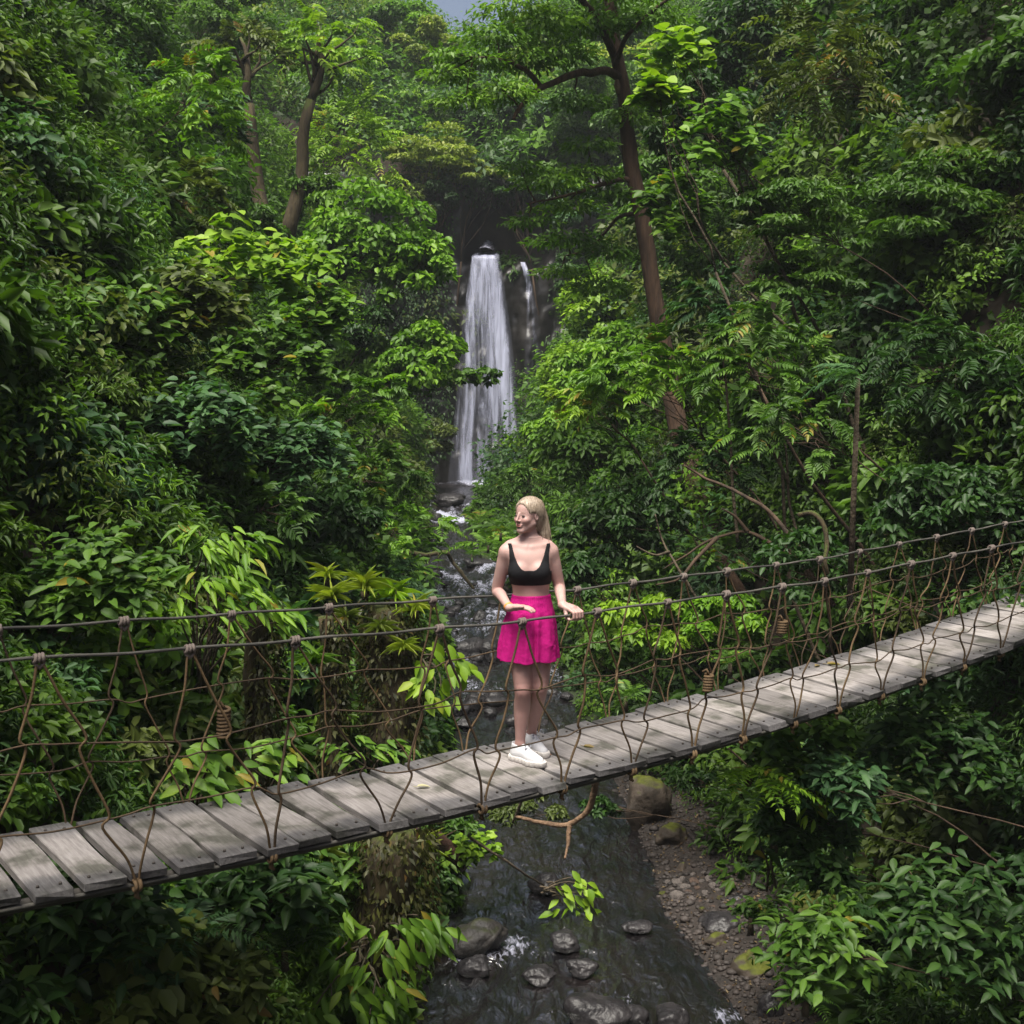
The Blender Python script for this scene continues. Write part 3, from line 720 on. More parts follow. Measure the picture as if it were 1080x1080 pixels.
wood_piece('fallen_branch','mossy branch lying level across the stream upstream with hanging rootlets','branch',
  [([wp(404,582,25),wp(425,584,25),wp(450,584,25.2),wp(470,583,25.3),wp(478,592,25.4),wp(492,612,25.4),wp(500,622,25.4)],.06,.03)]+
  [([wp(px,584,25),wp(px+2,590,25),wp(px+rs.uniform(-3,3),596+rs.uniform(0,10),25)],.018,.006) for px in (418,430,440,452,461)],'bark_moss',.05,9)
# ------------------------------------------------------------------ the woman: implicit surfaces polygonised on a fine grid
class Field:
    def __init__(s,xs,ys,zs,far=.3):
        s.ax=[np.asarray(a,float) for a in (xs,ys,zs)]; s.D=np.full([len(a) for a in s.ax],far)
    def sub(s,lo,hi):
        i=[(max(0,np.searchsorted(a,l)-1),min(len(a),np.searchsorted(a,h)+1)) for a,l,h in zip(s.ax,lo,hi)]
        sl=tuple(slice(*q) for q in i)
        return sl,np.meshgrid(*[a[q] for a,q in zip(s.ax,sl)],indexing='ij')
    def op(s,fn,lo,hi,k=.01,mode='u',pad=.07):
        lo=np.array(lo)-k-pad; hi=np.array(hi)+k+pad
        sl,(X,Y,Z)=s.sub(lo,hi)
        if min(X.shape)==0: return s
        d=fn(X,Y,Z); D=s.D[sl]
        if mode=='u': h=np.clip(.5+.5*(D-d)/k,0,1); s.D[sl]=D*(1-h)+d*h-k*h*(1-h)
        elif mode=='s': h=np.clip(.5-.5*(D+d)/k,0,1); s.D[sl]=D*(1-h)-d*h+k*h*(1-h)
        return s
    def cone(s,a,b,ra,rb,k=.01,mode='u',sq=None):
        a=np.array(a,float); b=np.array(b,float); ba=b-a; L2=ba@ba+1e-12
        def f(X,Y,Z):
            px,py,pz=X-a[0],Y-a[1],Z-a[2]
            h=np.clip((px*ba[0]+py*ba[1]+pz*ba[2])/L2,0,1)
            return np.sqrt((px-h*ba[0])**2+(py-h*ba[1])**2+(pz-h*ba[2])**2)-(ra+(rb-ra)*h)
        r=max(ra,rb); return s.op(f,np.minimum(a,b)-r,np.maximum(a,b)+r,k,mode)
    def chain(s,pts,rs,k=.01):
        pts=[np.array(p,float) for p in pts]
        def f(X,Y,Z):
            best=None
            for a,b,ra,rb in zip(pts,pts[1:],rs,rs[1:]):
                ba=b-a; L2=ba@ba+1e-12; px,py,pz=X-a[0],Y-a[1],Z-a[2]
                h=np.clip((px*ba[0]+py*ba[1]+pz*ba[2])/L2,0,1)
                d=np.sqrt((px-h*ba[0])**2+(py-h*ba[1])**2+(pz-h*ba[2])**2)-(ra+(rb-ra)*h)
                best=d if best is None else np.minimum(best,d)
            return best
        P=np.array(pts); r=max(rs); return s.op(f,P.min(0)-r,P.max(0)+r,k)
    def ell(s,c,r,M=None,k=.01,mode='u'):
        c=np.array(c,float); r=np.array(r,float); M=np.eye(3) if M is None else M   # columns of M: local axes
        def f(X,Y,Z):
            q=[X-c[0],Y-c[1],Z-c[2]]; l=[sum(q[i]*M[i,j] for i in range(3))/r[j] for j in range(3)]
            n=np.sqrt(l[0]**2+l[1]**2+l[2]**2); g=np.sqrt((l[0]/r[0])**2+(l[1]/r[1])**2+(l[2]/r[2])**2)+1e-9
            return n*(n-1)/g
        R_=np.abs(M)@r; return s.op(f,c-R_,c+R_,k,mode)
    def polygonise(s):
        D=s.D; nx,ny,nz=D.shape
        ins=D<0
        c=np.zeros((nx-1,ny-1,nz-1),np.int8)
        for i in(0,1):
            for j in(0,1):
                for k in(0,1): c+=ins[i:nx-1+i,j:ny-1+j,k:nz-1+k]
        act=(c>0)&(c<8); idx=np.argwhere(act); vid=np.full(act.shape,-1); vid[act]=np.arange(len(idx))
        acc=np.zeros((len(idx),3)); cnt=np.zeros(len(idx))
        A=s.ax; ix=idx.T
        corners=[(i,j,k) for i in(0,1) for j in(0,1) for k in(0,1)]
        for a in corners:
            for ax in range(3):
                if a[ax]: continue
                b=list(a); b[ax]=1
                da=D[ix[0]+a[0],ix[1]+a[1],ix[2]+a[2]]; db=D[ix[0]+b[0],ix[1]+b[1],ix[2]+b[2]]
                m=(da<0)!=(db<0); t=np.where(m,da/(da-db+1e-12),0)
                for q in range(3):
                    pa=A[q][ix[q]+a[q]]; pb=A[q][ix[q]+b[q]]
                    acc[:,q]+=np.where(m,pa+(pb-pa)*t,0)
                cnt+=m
        V=acc/cnt[:,None]; F=[]
        for ax in range(3):
            o=[q for q in range(3) if q!=ax]
            sl=[slice(None)]*3; sl2=[slice(None)]*3
            sl[ax]=slice(0,-1); sl2[ax]=slice(1,None)
            for q in o: sl[q]=slice(1,-1); sl2[q]=slice(1,-1)
            a=ins[tuple(sl)]; b=ins[tuple(sl2)]
            e=np.argwhere(a!=b); flip=a[tuple(e.T)]
            e=e.copy(); 
            for q in o: e[:,q]+=1
            def v(d0,d1):
                w=e.copy(); w[:,o[0]]-=d0; w[:,o[1]]-=d1; return vid[w[:,0],w[:,1],w[:,2]]
            quad=np.stack([v(1,1),v(0,1),v(0,0),v(1,0)],1)
            if ax==1: flip=~flip
            quad[~flip]=quad[~flip][:,::-1]; F.append(quad)
        return V,np.concatenate(F)

Y0=7.60
PX=lambda x,y,dy=0: at(x,y,Y0+dy)
U1=1/F_PX*Y0/CT                      # metres per photo pixel at her distance
sk,nt_,out_=new_mat('skin'); L_=nt_.links.new
a_=N(nt_,'ShaderNodeAttribute',attribute_name='var'); rp_=ramp(nt_,[(0,(.44,.292,.268)),(.5,(.385,.20,.18)),(1,(.33,.10,.10))]); L_(a_.outputs['Fac'],rp_.inputs[0])
nn_,bb_,_=bump_noise(nt_,55,.12,.004)
n5=N(nt_,'ShaderNodeTexNoise'); n5.inputs['Scale'].default_value=9; n5.inputs['Detail'].default_value=4; L_(_,n5.inputs['Vector'])
mt=ramp(nt_,[(.3,(.90,.86,.86)),(.7,(1.04,1.02,1.0))]); L_(n5.outputs['Fac'],mt.inputs[0])
mm=N(nt_,'ShaderNodeMix',data_type='RGBA',blend_type='MULTIPLY'); mm.inputs[0].default_value=1; L_(rp_.outputs[0],mm.inputs[6]); L_(mt.outputs[0],mm.inputs[7])
p_=N(nt_,'ShaderNodeBsdfPrincipled'); p_.inputs['Roughness'].default_value=.5; p_.inputs['Specular IOR Level'].default_value=.35
p_.inputs['Subsurface Weight'].default_value=.12; p_.inputs['Subsurface Radius'].default_value=(.012,.005,.003); p_.inputs['Subsurface Scale'].default_value=1.0
L_(mm.outputs[2],p_.inputs['Base Color']); L_(bb_.outputs[0],p_.inputs['Normal']); L_(p_.outputs[0],out_.inputs['Surface'])
plain('black_knit',(.006,.006,.008),.85,0,.25)
plain('white_shoe',(.58,.58,.61),.6,0,.3); plain('shoe_sole',(.54,.51,.49),.75,0,.3); plain('lace',(.35,.36,.42),.8)
plain('orange_band',(.75,.27,.05),.5); plain('pink_band',(.6,.2,.2),.5); plain('eye_white',(.26,.22,.20),.4); plain('iris',(.02,.025,.03),.15); plain('brow',(.22,.135,.085),.8); plain('lash',(.045,.03,.022),.8)
m,nt_,o_=new_mat('magenta_cloth'); n_,b_,v_=bump_noise(nt_,70,.35,.006)
p_=N(nt_,'ShaderNodeBsdfPrincipled'); p_.inputs['Roughness'].default_value=.8; p_.inputs['Specular IOR Level'].default_value=.2
rp_=ramp(nt_,[(.3,(.42,.005,.155)),(.7,(.48,.008,.185))]); nt_.links.new(n_.outputs['Fac'],rp_.inputs[0]); nt_.links.new(rp_.outputs[0],p_.inputs['Base Color'])
nt_.links.new(b_.outputs[0],p_.inputs['Normal']); nt_.links.new(p_.outputs[0],o_.inputs['Surface']); MATS['magenta']=m
m,nt_,o_=new_mat('blonde'); tc=N(nt_,'ShaderNodeTexCoord'); mp_=N(nt_,'ShaderNodeMapping'); mp_.inputs['Scale'].default_value=(1,1,.07); nt_.links.new(tc.outputs['Object'],mp_.inputs[0])
n_=N(nt_,'ShaderNodeTexNoise'); n_.inputs['Scale'].default_value=170; n_.inputs['Detail'].default_value=4; nt_.links.new(mp_.outputs[0],n_.inputs['Vector'])
rp_=ramp(nt_,[(.3,(.15,.11,.078)),(.55,(.31,.245,.185)),(.75,(.43,.365,.295))]); nt_.links.new(n_.outputs['Fac'],rp_.inputs[0])
p_=N(nt_,'ShaderNodeBsdfPrincipled'); p_.inputs['Roughness'].default_value=.42; nt_.links.new(rp_.outputs[0],p_.inputs['Base Color'])
b_=N(nt_,'ShaderNodeBump'); b_.inputs['Strength'].default_value=.5; b_.inputs['Distance'].default_value=.006; nt_.links.new(n_.outputs['Fac'],b_.inputs['Height']); nt_.links.new(b_.outputs[0],p_.inputs['Normal'])
nt_.links.new(p_.outputs[0],o_.inputs['Surface']); MATS['blonde']=m

person=empty('person',deck_pt(557,801,0))
tag(person,'blonde woman in black crop top and magenta shorts standing on the rope footbridge','person')
def ppart(v,f,name,mat,var=None,parent=None):
    mb=MB(); mb.add(v,f,var); o=mb.build(name,mat)
    if parent is None: child_at_world(o,person)
    else: o.parent=parent
    return o
# -------- skeleton in photo pixels, put at her depth
heel1,toe1=deck_pt(546,801,.0),deck_pt(571,808.5,.0); heel2,toe2=deck_pt(558,788.5,.0),deck_pt(575,798,.0)
ank1,ank2=at(548.5,784,heel1[1]-.005),at(560.5,773,heel2[1]-.005)
kn1,kn2=PX(551.5,728,-.05),PX(569,725,.0)
hp1,hp2=PX(549,668,.0),PX(570,668,.02)
zpx=lambda y,dy=0: PX(558,y,dy)[2]
sh1,sh2=PX(533.5,582,.01),PX(581.5,581.5,.03)
el1,el2=PX(524.5,622,.06),PX(590,619,.06)
wr1=PX(537,641,-.16)
s_h=s_of_px(606,NO)
for _ in range(3):
    cc=bp(s_h,NO,float(rail_near_z(s_h))); pxx=540+F_PX*cc[0]/(cc[1]*CT-(cc[2]-CAMZ)*ST); s_h+=(606.5-pxx)*.0045
CC=bp(s_h,NO,float(rail_near_z(s_h))+.004*math.sin(s_h*9))
wr2=CC+BN*.075+UP*.052-BD*.035
# torso as a stack of ellipses: (photo row, centre px, half width m, half depth m, depth offset)
ST_=[(566,559,.055,.058,.03),(571,558.5,.085,.064,.025),(576,558,.120,.076,.018),(582,558,.138,.090,.008),(590,558.3,.134,.100,.002),(600,558.8,.128,.104,-.002),(608,559,.127,.100,.0),
     (615,559.5,.120,.090,.006),(622,560,.113,.084,.01),(630,560.3,.114,.086,.01),(642,559.8,.135,.100,.008),(658,559,.155,.112,.01),(676,558.8,.158,.115,.012),(690,558.6,.15,.11,.012)]
TZ=np.array([PX(c,y,dy)[2] for y,c,a,b,dy in ST_]); TX=np.array([PX(c,y)[0] for y,c,a,b,dy in ST_]); TA=np.array([r[2] for r in ST_]); TB=np.array([r[3] for r in ST_]); TD=np.array([r[4] for r in ST_])
od=np.argsort(TZ); TZ,TX,TA,TB,TD=TZ[od],TX[od],TA[od],TB[od],TD[od]
_zz=np.linspace(TZ[0],TZ[-1],240); _g=np.exp(-(np.arange(-22,23)/9.)**2); _g/=_g.sum()
TX,TA,TB,TD=[np.convolve(np.pad(np.interp(_zz,TZ,q),22,mode='edge'),_g,'valid') for q in(TX,TA,TB,TD)]; TZ=_zz
def torso(X,Y,Z):
    cx,a,b,dd=[np.interp(Z,TZ,q) for q in(TX,TA,TB,TD)]
    # torso turned a little towards the rope hand
    ca,sa=math.cos(R(6)),math.sin(R(6)); u=(X-cx)*ca+(Y-Y0-dd)*sa; v=-(X-cx)*sa+(Y-Y0-dd)*ca
    n=(np.abs(u/a)**2.3+np.abs(v/b)**2.3)**(1/2.3)
    d=(n-1)*np.minimum(a,b)
    return np.maximum(np.maximum(d,Z-TZ[-1]),TZ[0]-Z)
xs_=np.arange(-.27,.47,.0036)+0; 
cx0=PX(558,600)[0]
xs_=np.arange(cx0-.26,cx0+.36,.0036); ys_=np.arange(Y0-.46,Y0+.24,.0038)
zhead=zpx(562); zsh=zpx(575)
ztop=zpx(518)
zs_=np.concatenate([np.arange(.03,zpx(655),.006),np.arange(zpx(655),zpx(628),.0034),np.arange(zpx(628),zsh,.005),np.arange(zsh,ztop,.0026)])
B=Field(xs_,ys_,zs_)
B.op(torso,(cx0-.2,Y0-.2,TZ[0]),(cx0+.2,Y0+.2,TZ[-1]),.02)
for sgn in(-1,1):   # bust, shoulder blades, collar bones
    B.ell(PX(558.5+sgn*10.5,603.5,-.078),(.056,.046,.056),k=.03)
    B.cone(PX(558+sgn*3,577.5,-.046),PX(558+sgn*17,575,-.014),.005,.004,.026)
    B.cone(PX(558,568,.03),PX(558+sgn*20,575.5,.02),.034,.036,.03)
TORSO=B.D.copy()
# neck and head
hd=PX(556.6,543.5,.0)
ny=R(43); fwd=nrm(np.array([-math.sin(ny),-math.cos(ny),.02])); lat=nrm(np.cross(fwd,UP)); hup=np.cross(lat,fwd)
if lat[0]<0: pass
HM=np.stack([lat,fwd,hup],1); S=.93
H=lambda x,y,z: hd+(HM@np.array([x,y,z]))*S
B.cone(PX(559.5,573,.022),H(0,-.022,-.06),.046,.042,.024)
B.ell(H(0,-.014,.033),np.array([.0735,.094,.084])*S,HM,.012)
B.ell(H(0,.026,-.03),np.array([.060,.064,.078])*S,HM,.022)
for sg in(-1,1):
    B.cone(H(sg*.052,-.004,-.048),H(sg*.014,.066,-.098),.016*S,.014*S,.025)
    B.ell(H(sg*.036,.060,-.026),np.array([.023,.022,.020])*S,HM,.018)
B.ell(H(0,.070,-.095),np.array([.019,.017,.016])*S,HM,.016)
for sg in(-1,1): B.ell(H(sg*.031,.098,.007),np.array([.018,.0115,.0075])*S,HM,.020,'s')
B.cone(H(0,.086,.016),H(0,.106,-.023),.0058,.0078,.010)
B.ell(H(0,.104,-.027),np.array([.0085,.011,.0075])*S,HM,.006)
for sg in(-1,1): B.ell(H(sg*.0105,.094,-.030),np.array([.006,.009,.0055])*S,HM,.005)
B.cone(H(-.021,.083,-.056),H(.021,.083,-.056),.0055,.0055,.004); B.cone(H(-.017,.085,-.066),H(.017,.085,-.066),.0065,.0065,.004)
B.ell(H(0,.092,-.0555),np.array([.013,.005,.004])*S,HM,.004); B.ell(H(0,.091,-.0665),np.array([.013,.006,.0055])*S,HM,.004)
for sg in(-1,1): # ears
    B.ell(H(sg*.0735,-.008,-.002),np.array([.008,.017,.030])*S,HM,.005); B.ell(H(sg*.080,-.006,.0),np.array([.005,.009,.018])*S,HM,.004,'s')
# arms
for sh,el,wr in((sh1,el1,wr1),(sh2,el2,wr2)):
    B.ell(sh+np.array([0,0,-.005]),(.034,.038,.040),k=.03)
    ap=smooth_curve([sh,sh+(el-sh)*.45,el,el+(wr-el)*.3,wr],5); ta=np.arange(len(ap))/(len(ap)-1)
    B.chain(list(ap),list(np.interp(ta,[0,.2,.45,.55,.7,1],[.043,.0425,.036,.0355,.036,.0235])),.024)
# legs
for hp,kn,an,bk in((hp1,kn1,ank1,.028),(hp2,kn2,ank2,.028)):
    lp=smooth_curve([hp,hp+(kn-hp)*.5,kn,kn+(an-kn)*.33+np.array([0,bk*.7,0]),kn+(an-kn)*.70+np.array([0,bk*.3,0]),an],5); tl=np.arange(len(lp))/(len(lp)-1)
    B.chain(list(lp),list(np.interp(tl,[0,.2,.33,.40,.47,.58,.68,.82,1],[.082,.074,.060,.053,.0505,.0525,.0485,.037,.029])),.03)
    B.ell(kn+np.array([0,-.022,.004]),(.030,.034,.040),k=.035)
    B.cone(an,an-UP*.03,.029,.032,.02)
# hand on the rope: knuckles over the cable, four fingers curled down its near side, thumb behind
kc=CC+BN*.012+UP*.034
B.cone(wr2,kc+BN*.012,.024,.024,.016)
for i in range(4):
    o=BD*(.030-.0205*i); ln=(1.0,1.06,1.0,.86)[i]
    r=.0092-.0006*(i==3)
    k0=kc+o+BN*.004-UP*.001; k1=CC+o-BN*.030*ln+UP*.020; k2=CC+o-BN*.031*ln-UP*.010; k3=CC+o-BN*.012-UP*.027*ln
    B.cone(wr2+(k0-wr2)*.35+o*.4,k0,.014,.0125,.012)
    B.chain([k0,k1,k2,k3],[.0115,r+.0006,r,r-.001],.004)
B.chain([wr2+(kc-wr2)*.4-BD*.015,CC+BN*.030-BD*.045+UP*.010,CC+BN*.012-BD*.058-UP*.012,CC-BN*.012-BD*.052-UP*.020],[.015,.0125,.0105,.0085],.006)
# relaxed hand in front of the waist
pd=nrm(PX(553,640.5,-.19)-wr1); ps=nrm(np.cross(pd,UP)); pu=np.cross(ps,pd)
pc=wr1+pd*.05
B.cone(wr1,pc,.021,.021,.014)
for i in range(4):
    o=ps*(.030-.020*i)*.9+pu*(.004*(1.5-abs(i-1.5))); ln=(.86,1.0,.97,.78)[i]
    k0=wr1+pd*.082+o; k1=k0+(pd*.040-pu*.006)*ln; k2=k1+(pd*.024-pu*.012)*ln; k3=k2+(pd*.014-pu*.014)*ln
    B.cone(wr1+pd*.02+o*.5,k0,.0145,.0120,.012)
    B.chain([k0,k1,k2,k3],[.0115,.0095,.0088,.0076],.004)
sg_=1 if (ps@np.array([0,-1,0]))>0 else -1
B.chain([wr1+pd*.025+ps*sg_*.018,wr1+pd*.052+ps*sg_*.040+pu*.010,wr1+pd*.078+ps*sg_*.044+pu*.012,wr1+pd*.100+ps*sg_*.038+pu*.010],[.016,.0125,.0105,.0085],.008)
BV,BF=B.polygonise()
hl=((BV-hd)@HM)/S
var=np.zeros(len(BV))
lip=np.exp(-((hl[:,0]/.020)**4))*np.exp(-(((hl[:,2]+.061)/.0105)**4))*(hl[:,1]>.075)
cheek=.26*sum(np.exp(-(((hl[:,0]-s_*.042)/.020)**2+((hl[:,2]+.028)/.018)**2)) for s_ in(-1,1))*(hl[:,1]>.03)
nose=.15*np.exp(-((hl[:,0]/.014)**2+((hl[:,2]+.026)/.012)**2))*(hl[:,1]>.09)
var=np.clip(lip*.9+cheek+nose,0,1)
kneev=sum(np.exp(-(np.sum((BV-k)**2,1)/.06**2)) for k in(kn1,kn2))*.28
hand=sum(np.exp(-(np.sum((BV-k)**2,1)/.06**2)) for k in(CC,wr1+pd*.09,el1,el2))*.22
legs=np.interp(BV[:,2],[zpx(720),zpx(690)],[.20,.10])*(BV[:,2]<zpx(680))
var=np.clip(var+kneev+hand+legs,0,1)
ppart(BV,BF,'body',sk,var)
# eyes and brows
for sg in(-1,1):
    mb=MB(); bm=bmesh.new(); bmesh.ops.create_uvsphere(bm,u_segments=14,v_segments=10,radius=1); v=np.array([q.co[:] for q in bm.verts]); f=[[q.index for q in p.verts] for p in bm.faces]; bm.free()
    mb.add(v*np.array([.0108,.0100,.0038])*S@HM.T+H(sg*.031,.0765,.004),f,mi=0)
    mb.add(v*np.array([.0058,.004,.0038])*S@HM.T+H(sg*.031-.002,.0865,.0045),f,mi=1)
    o=mb.build('eye',[MATS['eye_white'],MATS['iris']]); child_at_world(o,person)
    mb=MB(); mb.tube([H(sg*.0205,.0855,.0075),H(sg*.031,.0885,.0100),H(sg*.043,.079,.0060)],[.0007,.0012,.0009],6); o=mb.build('eyelash',MATS['lash']); child_at_world(o,person)
    mb=MB(); mb.tube([H(sg*.0175,.0895,.0225),H(sg*.031,.0875,.0275),H(sg*.047,.074,.023)],[.0011,.0016,.0008],6); o=mb.build('eyebrow',MATS['brow']); child_at_world(o,person)
# -------- hair
Fh=Field(np.arange(hd[0]-.15,hd[0]+.19,.003),np.arange(Y0-.17,Y0+.22,.003),np.arange(zpx(578),ztop+.02,.003))
Fh.ell(H(0,-.020,.038),np.array([.083,.103,.090])*S,HM,.01)
Fh.ell(H(0,-.055,-.02),np.array([.074,.066,.10])*S,HM,.03)
# cut the face opening
Fh.ell(H(0,.118,-.022),np.array([.084,.100,.112])*S,HM,.016,'s')
Fh.ell(H(.078,.028,-.030),np.array([.040,.046,.052])*S,HM,.012,'s'); Fh.ell(H(-.078,.028,-.030),np.array([.040,.046,.052])*S,HM,.012,'s')
locks=[[(566,533,.03),(571,545,.045),(574.5,558,.05),(576.5,571,.04)],[(568,532,.055),(573.5,546,.07),(577,560,.065),(578.5,572,.05)],[(562,532,.07),(567,548,.085),(570,562,.08),(573,573,.07)],
       [(560,535,.085),(561,550,.095),(562,565,.09),(563,576,.085)],[(556,540,.08),(553,553,.085),(551,563,.08),(551,571,.075)],[(565,540,.02),(569,550,.03),(571.5,560,.035),(573,569,.025)]]
for l in locks:
    pts=smooth_curve([PX(*q) for q in l],3); n=len(pts); Fh.chain(list(pts),list(np.interp(np.arange(n)/(n-1),[0,.3,.8,1],[.030,.026,.019,.006])),.014)
HV,HF=Fh.polygonise()
q=((HV-hd)@HM)/S; an_=np.arctan2(HV[:,0]-hd[0],HV[:,1]-hd[1]-.02)
dd_=nrm(HV-np.stack([np.full(len(HV),hd[0]),np.full(len(HV),hd[1]+.02),HV[:,2]],1))
HV=HV+dd_*(.0022*np.sin(an_*46+3*vnoise(HV[:,2]*14,an_*3))+.0016*np.sin(an_*97+HV[:,2]*30))[:,None]
mb=MB(); mb.add(HV,HF); rg=np.random.default_rng(4)
for i in range(90):     # loose strands over the mass
    l=locks[rg.integers(len(locks))]; o=rg.normal(size=3)*np.array([.007,.010,.004])-np.array([.004,0,0]); 
    pts=[PX(*q)+o*(.6+.5*j)+rg.normal(size=3)*.003 for j,q in enumerate(l)]; pts.append(pts[-1]-UP*rg.uniform(.0,.03)+rg.normal(size=3)*.004-np.array([.004,0,0]))
    c=smooth_curve(pts,4); mb.tube(c,np.linspace(.0022,.0006,len(c)),4)
o=mb.build('hair',MATS['blonde']); child_at_world(o,person)
# -------- crop top, offset from the torso surface
zh,zt=zpx(615.5),zpx(570)
Ft=Field(xs_,ys_,zs_); Xg,Yg,Zg=np.meshgrid(xs_,ys_,zs_,indexing='ij')
ppx=(Xg-cx0)/U1+558.6; u=np.sqrt((ppx-558.6)**2+.3); row=615.5-(Zg-zh)/(zt-zh)*45.5
neck=598.5-26*np.clip((u-2)/16.5,0,1)**2.6
neckb=590-17*np.clip((u-2)/16.5,0,1)**2.6
nk=np.where(Yg<Y0+.02,neck,neckb)
arm=np.where(row<602,22.6-1.6*np.sin(np.clip((602-row)/30,0,1)*np.pi),40)
reg=np.maximum(np.maximum((nk-row)*U1,(u-arm)*U1),np.maximum(row-615.5,0)*U1*1.0-.0005)
reg=np.maximum(reg,(row-615.3)*U1)
Ft.D=np.maximum(TORSO-.0065,reg)
TV,TF=Ft.polygonise(); top=ppart(TV,TF,'crop_top',MATS['black_knit'])
# -------- shorts: flared, gathered at the waist, split in the middle
SR=[(626.5,560.3,.119,.093),(630,560.3,.121,.095),(634,560.2,.127,.102),(645,559.5,.146,.118),(660,558.3,.165,.130),(678,557.6,.180,.140),(694.5,557.0,.190,.147)]
SZ_=np.array([PX(c,y)[2] for y,c,a,b in SR])[::-1]; SXc=np.array([PX(c,y)[0] for y,c,a,b in SR])[::-1]; SA=np.array([r[2] for r in SR])[::-1]; SB=np.array([r[3] for r in SR])[::-1]
ys2=np.arange(Y0-.22,Y0+.22,.0036); zs2=np.arange(SZ_[0]-.02,SZ_[-1]+.012,.0036); xs2=np.arange(cx0-.25,cx0+.24,.0036)
Xg,Yg,Zg=np.meshgrid(xs2,ys2,zs2,indexing='ij')
cx,a,b=[np.interp(Zg,SZ_,q) for q in(SXc,SA,SB)]; t=(SZ_[-1]-Zg)/(SZ_[-1]-SZ_[0])
th=np.arctan2(Yg-Y0,Xg-cx)
fold=np.clip(t*1.3,0,1)*(.0085*np.sin(th*7+1.2*np.sin(th*2))+.0045*np.sin(th*15+.8*np.sin(th*3)+t)+.004*fbm(th*3,Zg*9,7.,o=2))+.0022*np.sin(th*46)*np.exp(-t*7)
wr_=.0022*fbm(th*5,Zg*34,2.,o=3)
xg=PX(564.0,660)[0]-(t-.4)*.002
groove=.022*np.exp(-((Xg-xg)/.011)**2)*np.clip(t*1.6-.1,0,1)*(Yg<Y0)
n=np.sqrt(((Xg-cx)/a)**2+((Yg-Y0)/b)**2); sd_=(n-1)*np.minimum(a,b)-fold-wr_+groove
hem=SZ_[0]+.004*np.sin(th*5+1)+.002*np.sin(th*9)
sol=np.maximum(np.maximum(sd_,Zg-SZ_[-1]),hem-Zg)
inner=np.maximum(sd_+.010,Zg-(SZ_[-1]-.09)); sol=np.maximum(sol,-inner)
Fs=Field(xs2,ys2,zs2); Fs.D=sol; SV,SF=Fs.polygonise(); ppart(SV,SF,'shorts',MATS['magenta'])
# -------- shoes
def shoe(heel,toe):
    f=nrm((toe-heel)*np.array([1,1,0])); r=np.array([f[1],-f[0],0]); M=np.stack([r,f,UP],1); z0=deck_z(np.dot(heel[:2]-B0[:2],BD[:2]))+.002
    o=heel.copy(); o[2]=z0
    W=lambda x,y,z: o+M@np.array([x,y,z])
    xs=np.arange(-.30,.30,.0034); F=Field(o[0]+xs,o[1]+xs,np.arange(z0-.012,z0+.16,.0034))
    F.chain([W(0,-.012,.046),W(0,.055,.046),W(.004,.120,.040),W(.0,.180,.030)],[.037,.037,.042,.031],.02)
    F.cone(W(0,.0,.055),W(0,-.004,.098),.040,.037,.02); F.cone(W(0,.035,.07),W(0,.085,.062),.032,.030,.02)
    F.cone(W(0,.050,.098),W(0,.075,.088),.016,.02,.012)
    F.cone(W(0,-.002,.11),W(0,-.002,.14),.031,.031,.006,'s')
    Xg,Yg,Zg=np.meshgrid(*F.ax,indexing='ij'); F.D=np.maximum(F.D,(z0+.020)-Zg)
    v,fc=F.polygonise(); sh=ppart(v,fc,'shoe',MATS['white_shoe'])
    G=Field(o[0]+xs,o[1]+xs,np.arange(z0-.012,z0+.06,.003))
    for a,b,ra,rb in(((0,-.016,.018),(0,.055,.018),.050,.044),((0,.055,.018),(.004,.125,.018),.044,.052),((.004,.125,.018),(0,.190,.022),.052,.040)): G.cone(W(*a),W(*b),ra,rb,.02)
    Xg,Yg,Zg=np.meshgrid(*G.ax,indexing='ij'); y_=((Xg-o[0])*f[0]+(Yg-o[1])*f[1])
    G.D=np.maximum(np.maximum(G.D+.003*np.sin(y_*190),(z0-.001)-Zg),Zg-(z0+.034))
    v,fc=G.polygonise(); so_=ppart(v,fc,'sole',MATS['shoe_sole'],parent=sh)
    mb=MB()
    for i in range(4):
        y=.082+i*.019; zc=.098-i*.0095; mb.tube([W(-.022,y-.006,zc-.010),W(0,y,zc+.0045),W(.022,y+.006,zc-.010)],.0028,6)
    for sg in(-1,1): mb.tube(smooth_curve([W(0,.080,.102),W(sg*.016,.078,.112),W(sg*.028,.088,.100),W(sg*.012,.092,.100)],4),.0026,6)
    l=mb.build('laces',MATS['lace']); l.parent=sh
shoe(heel1,toe1); shoe(heel2,toe2)
# -------- bands on both wrists
def band(c,axis,r,mat,w=.012,name='wristband'):
    axis=nrm(axis); u=nrm(np.cross(axis,UP)); v=np.cross(axis,u); a=np.linspace(0,2*np.pi,25); mb=MB()
    mb.tube(c+np.outer(np.cos(a)*r,u)+np.outer(np.sin(a)*r,v),w*.5,8,cap=False); o=mb.build(name,MATS[mat]); child_at_world(o,person)
band(wr1-nrm(wr1-el1)*.012,wr1-el1,.0235,'orange_band',.016); band(wr2-nrm(wr2-el2)*.02,wr2-el2,.0245,'pink_band',.007,'bracelet')
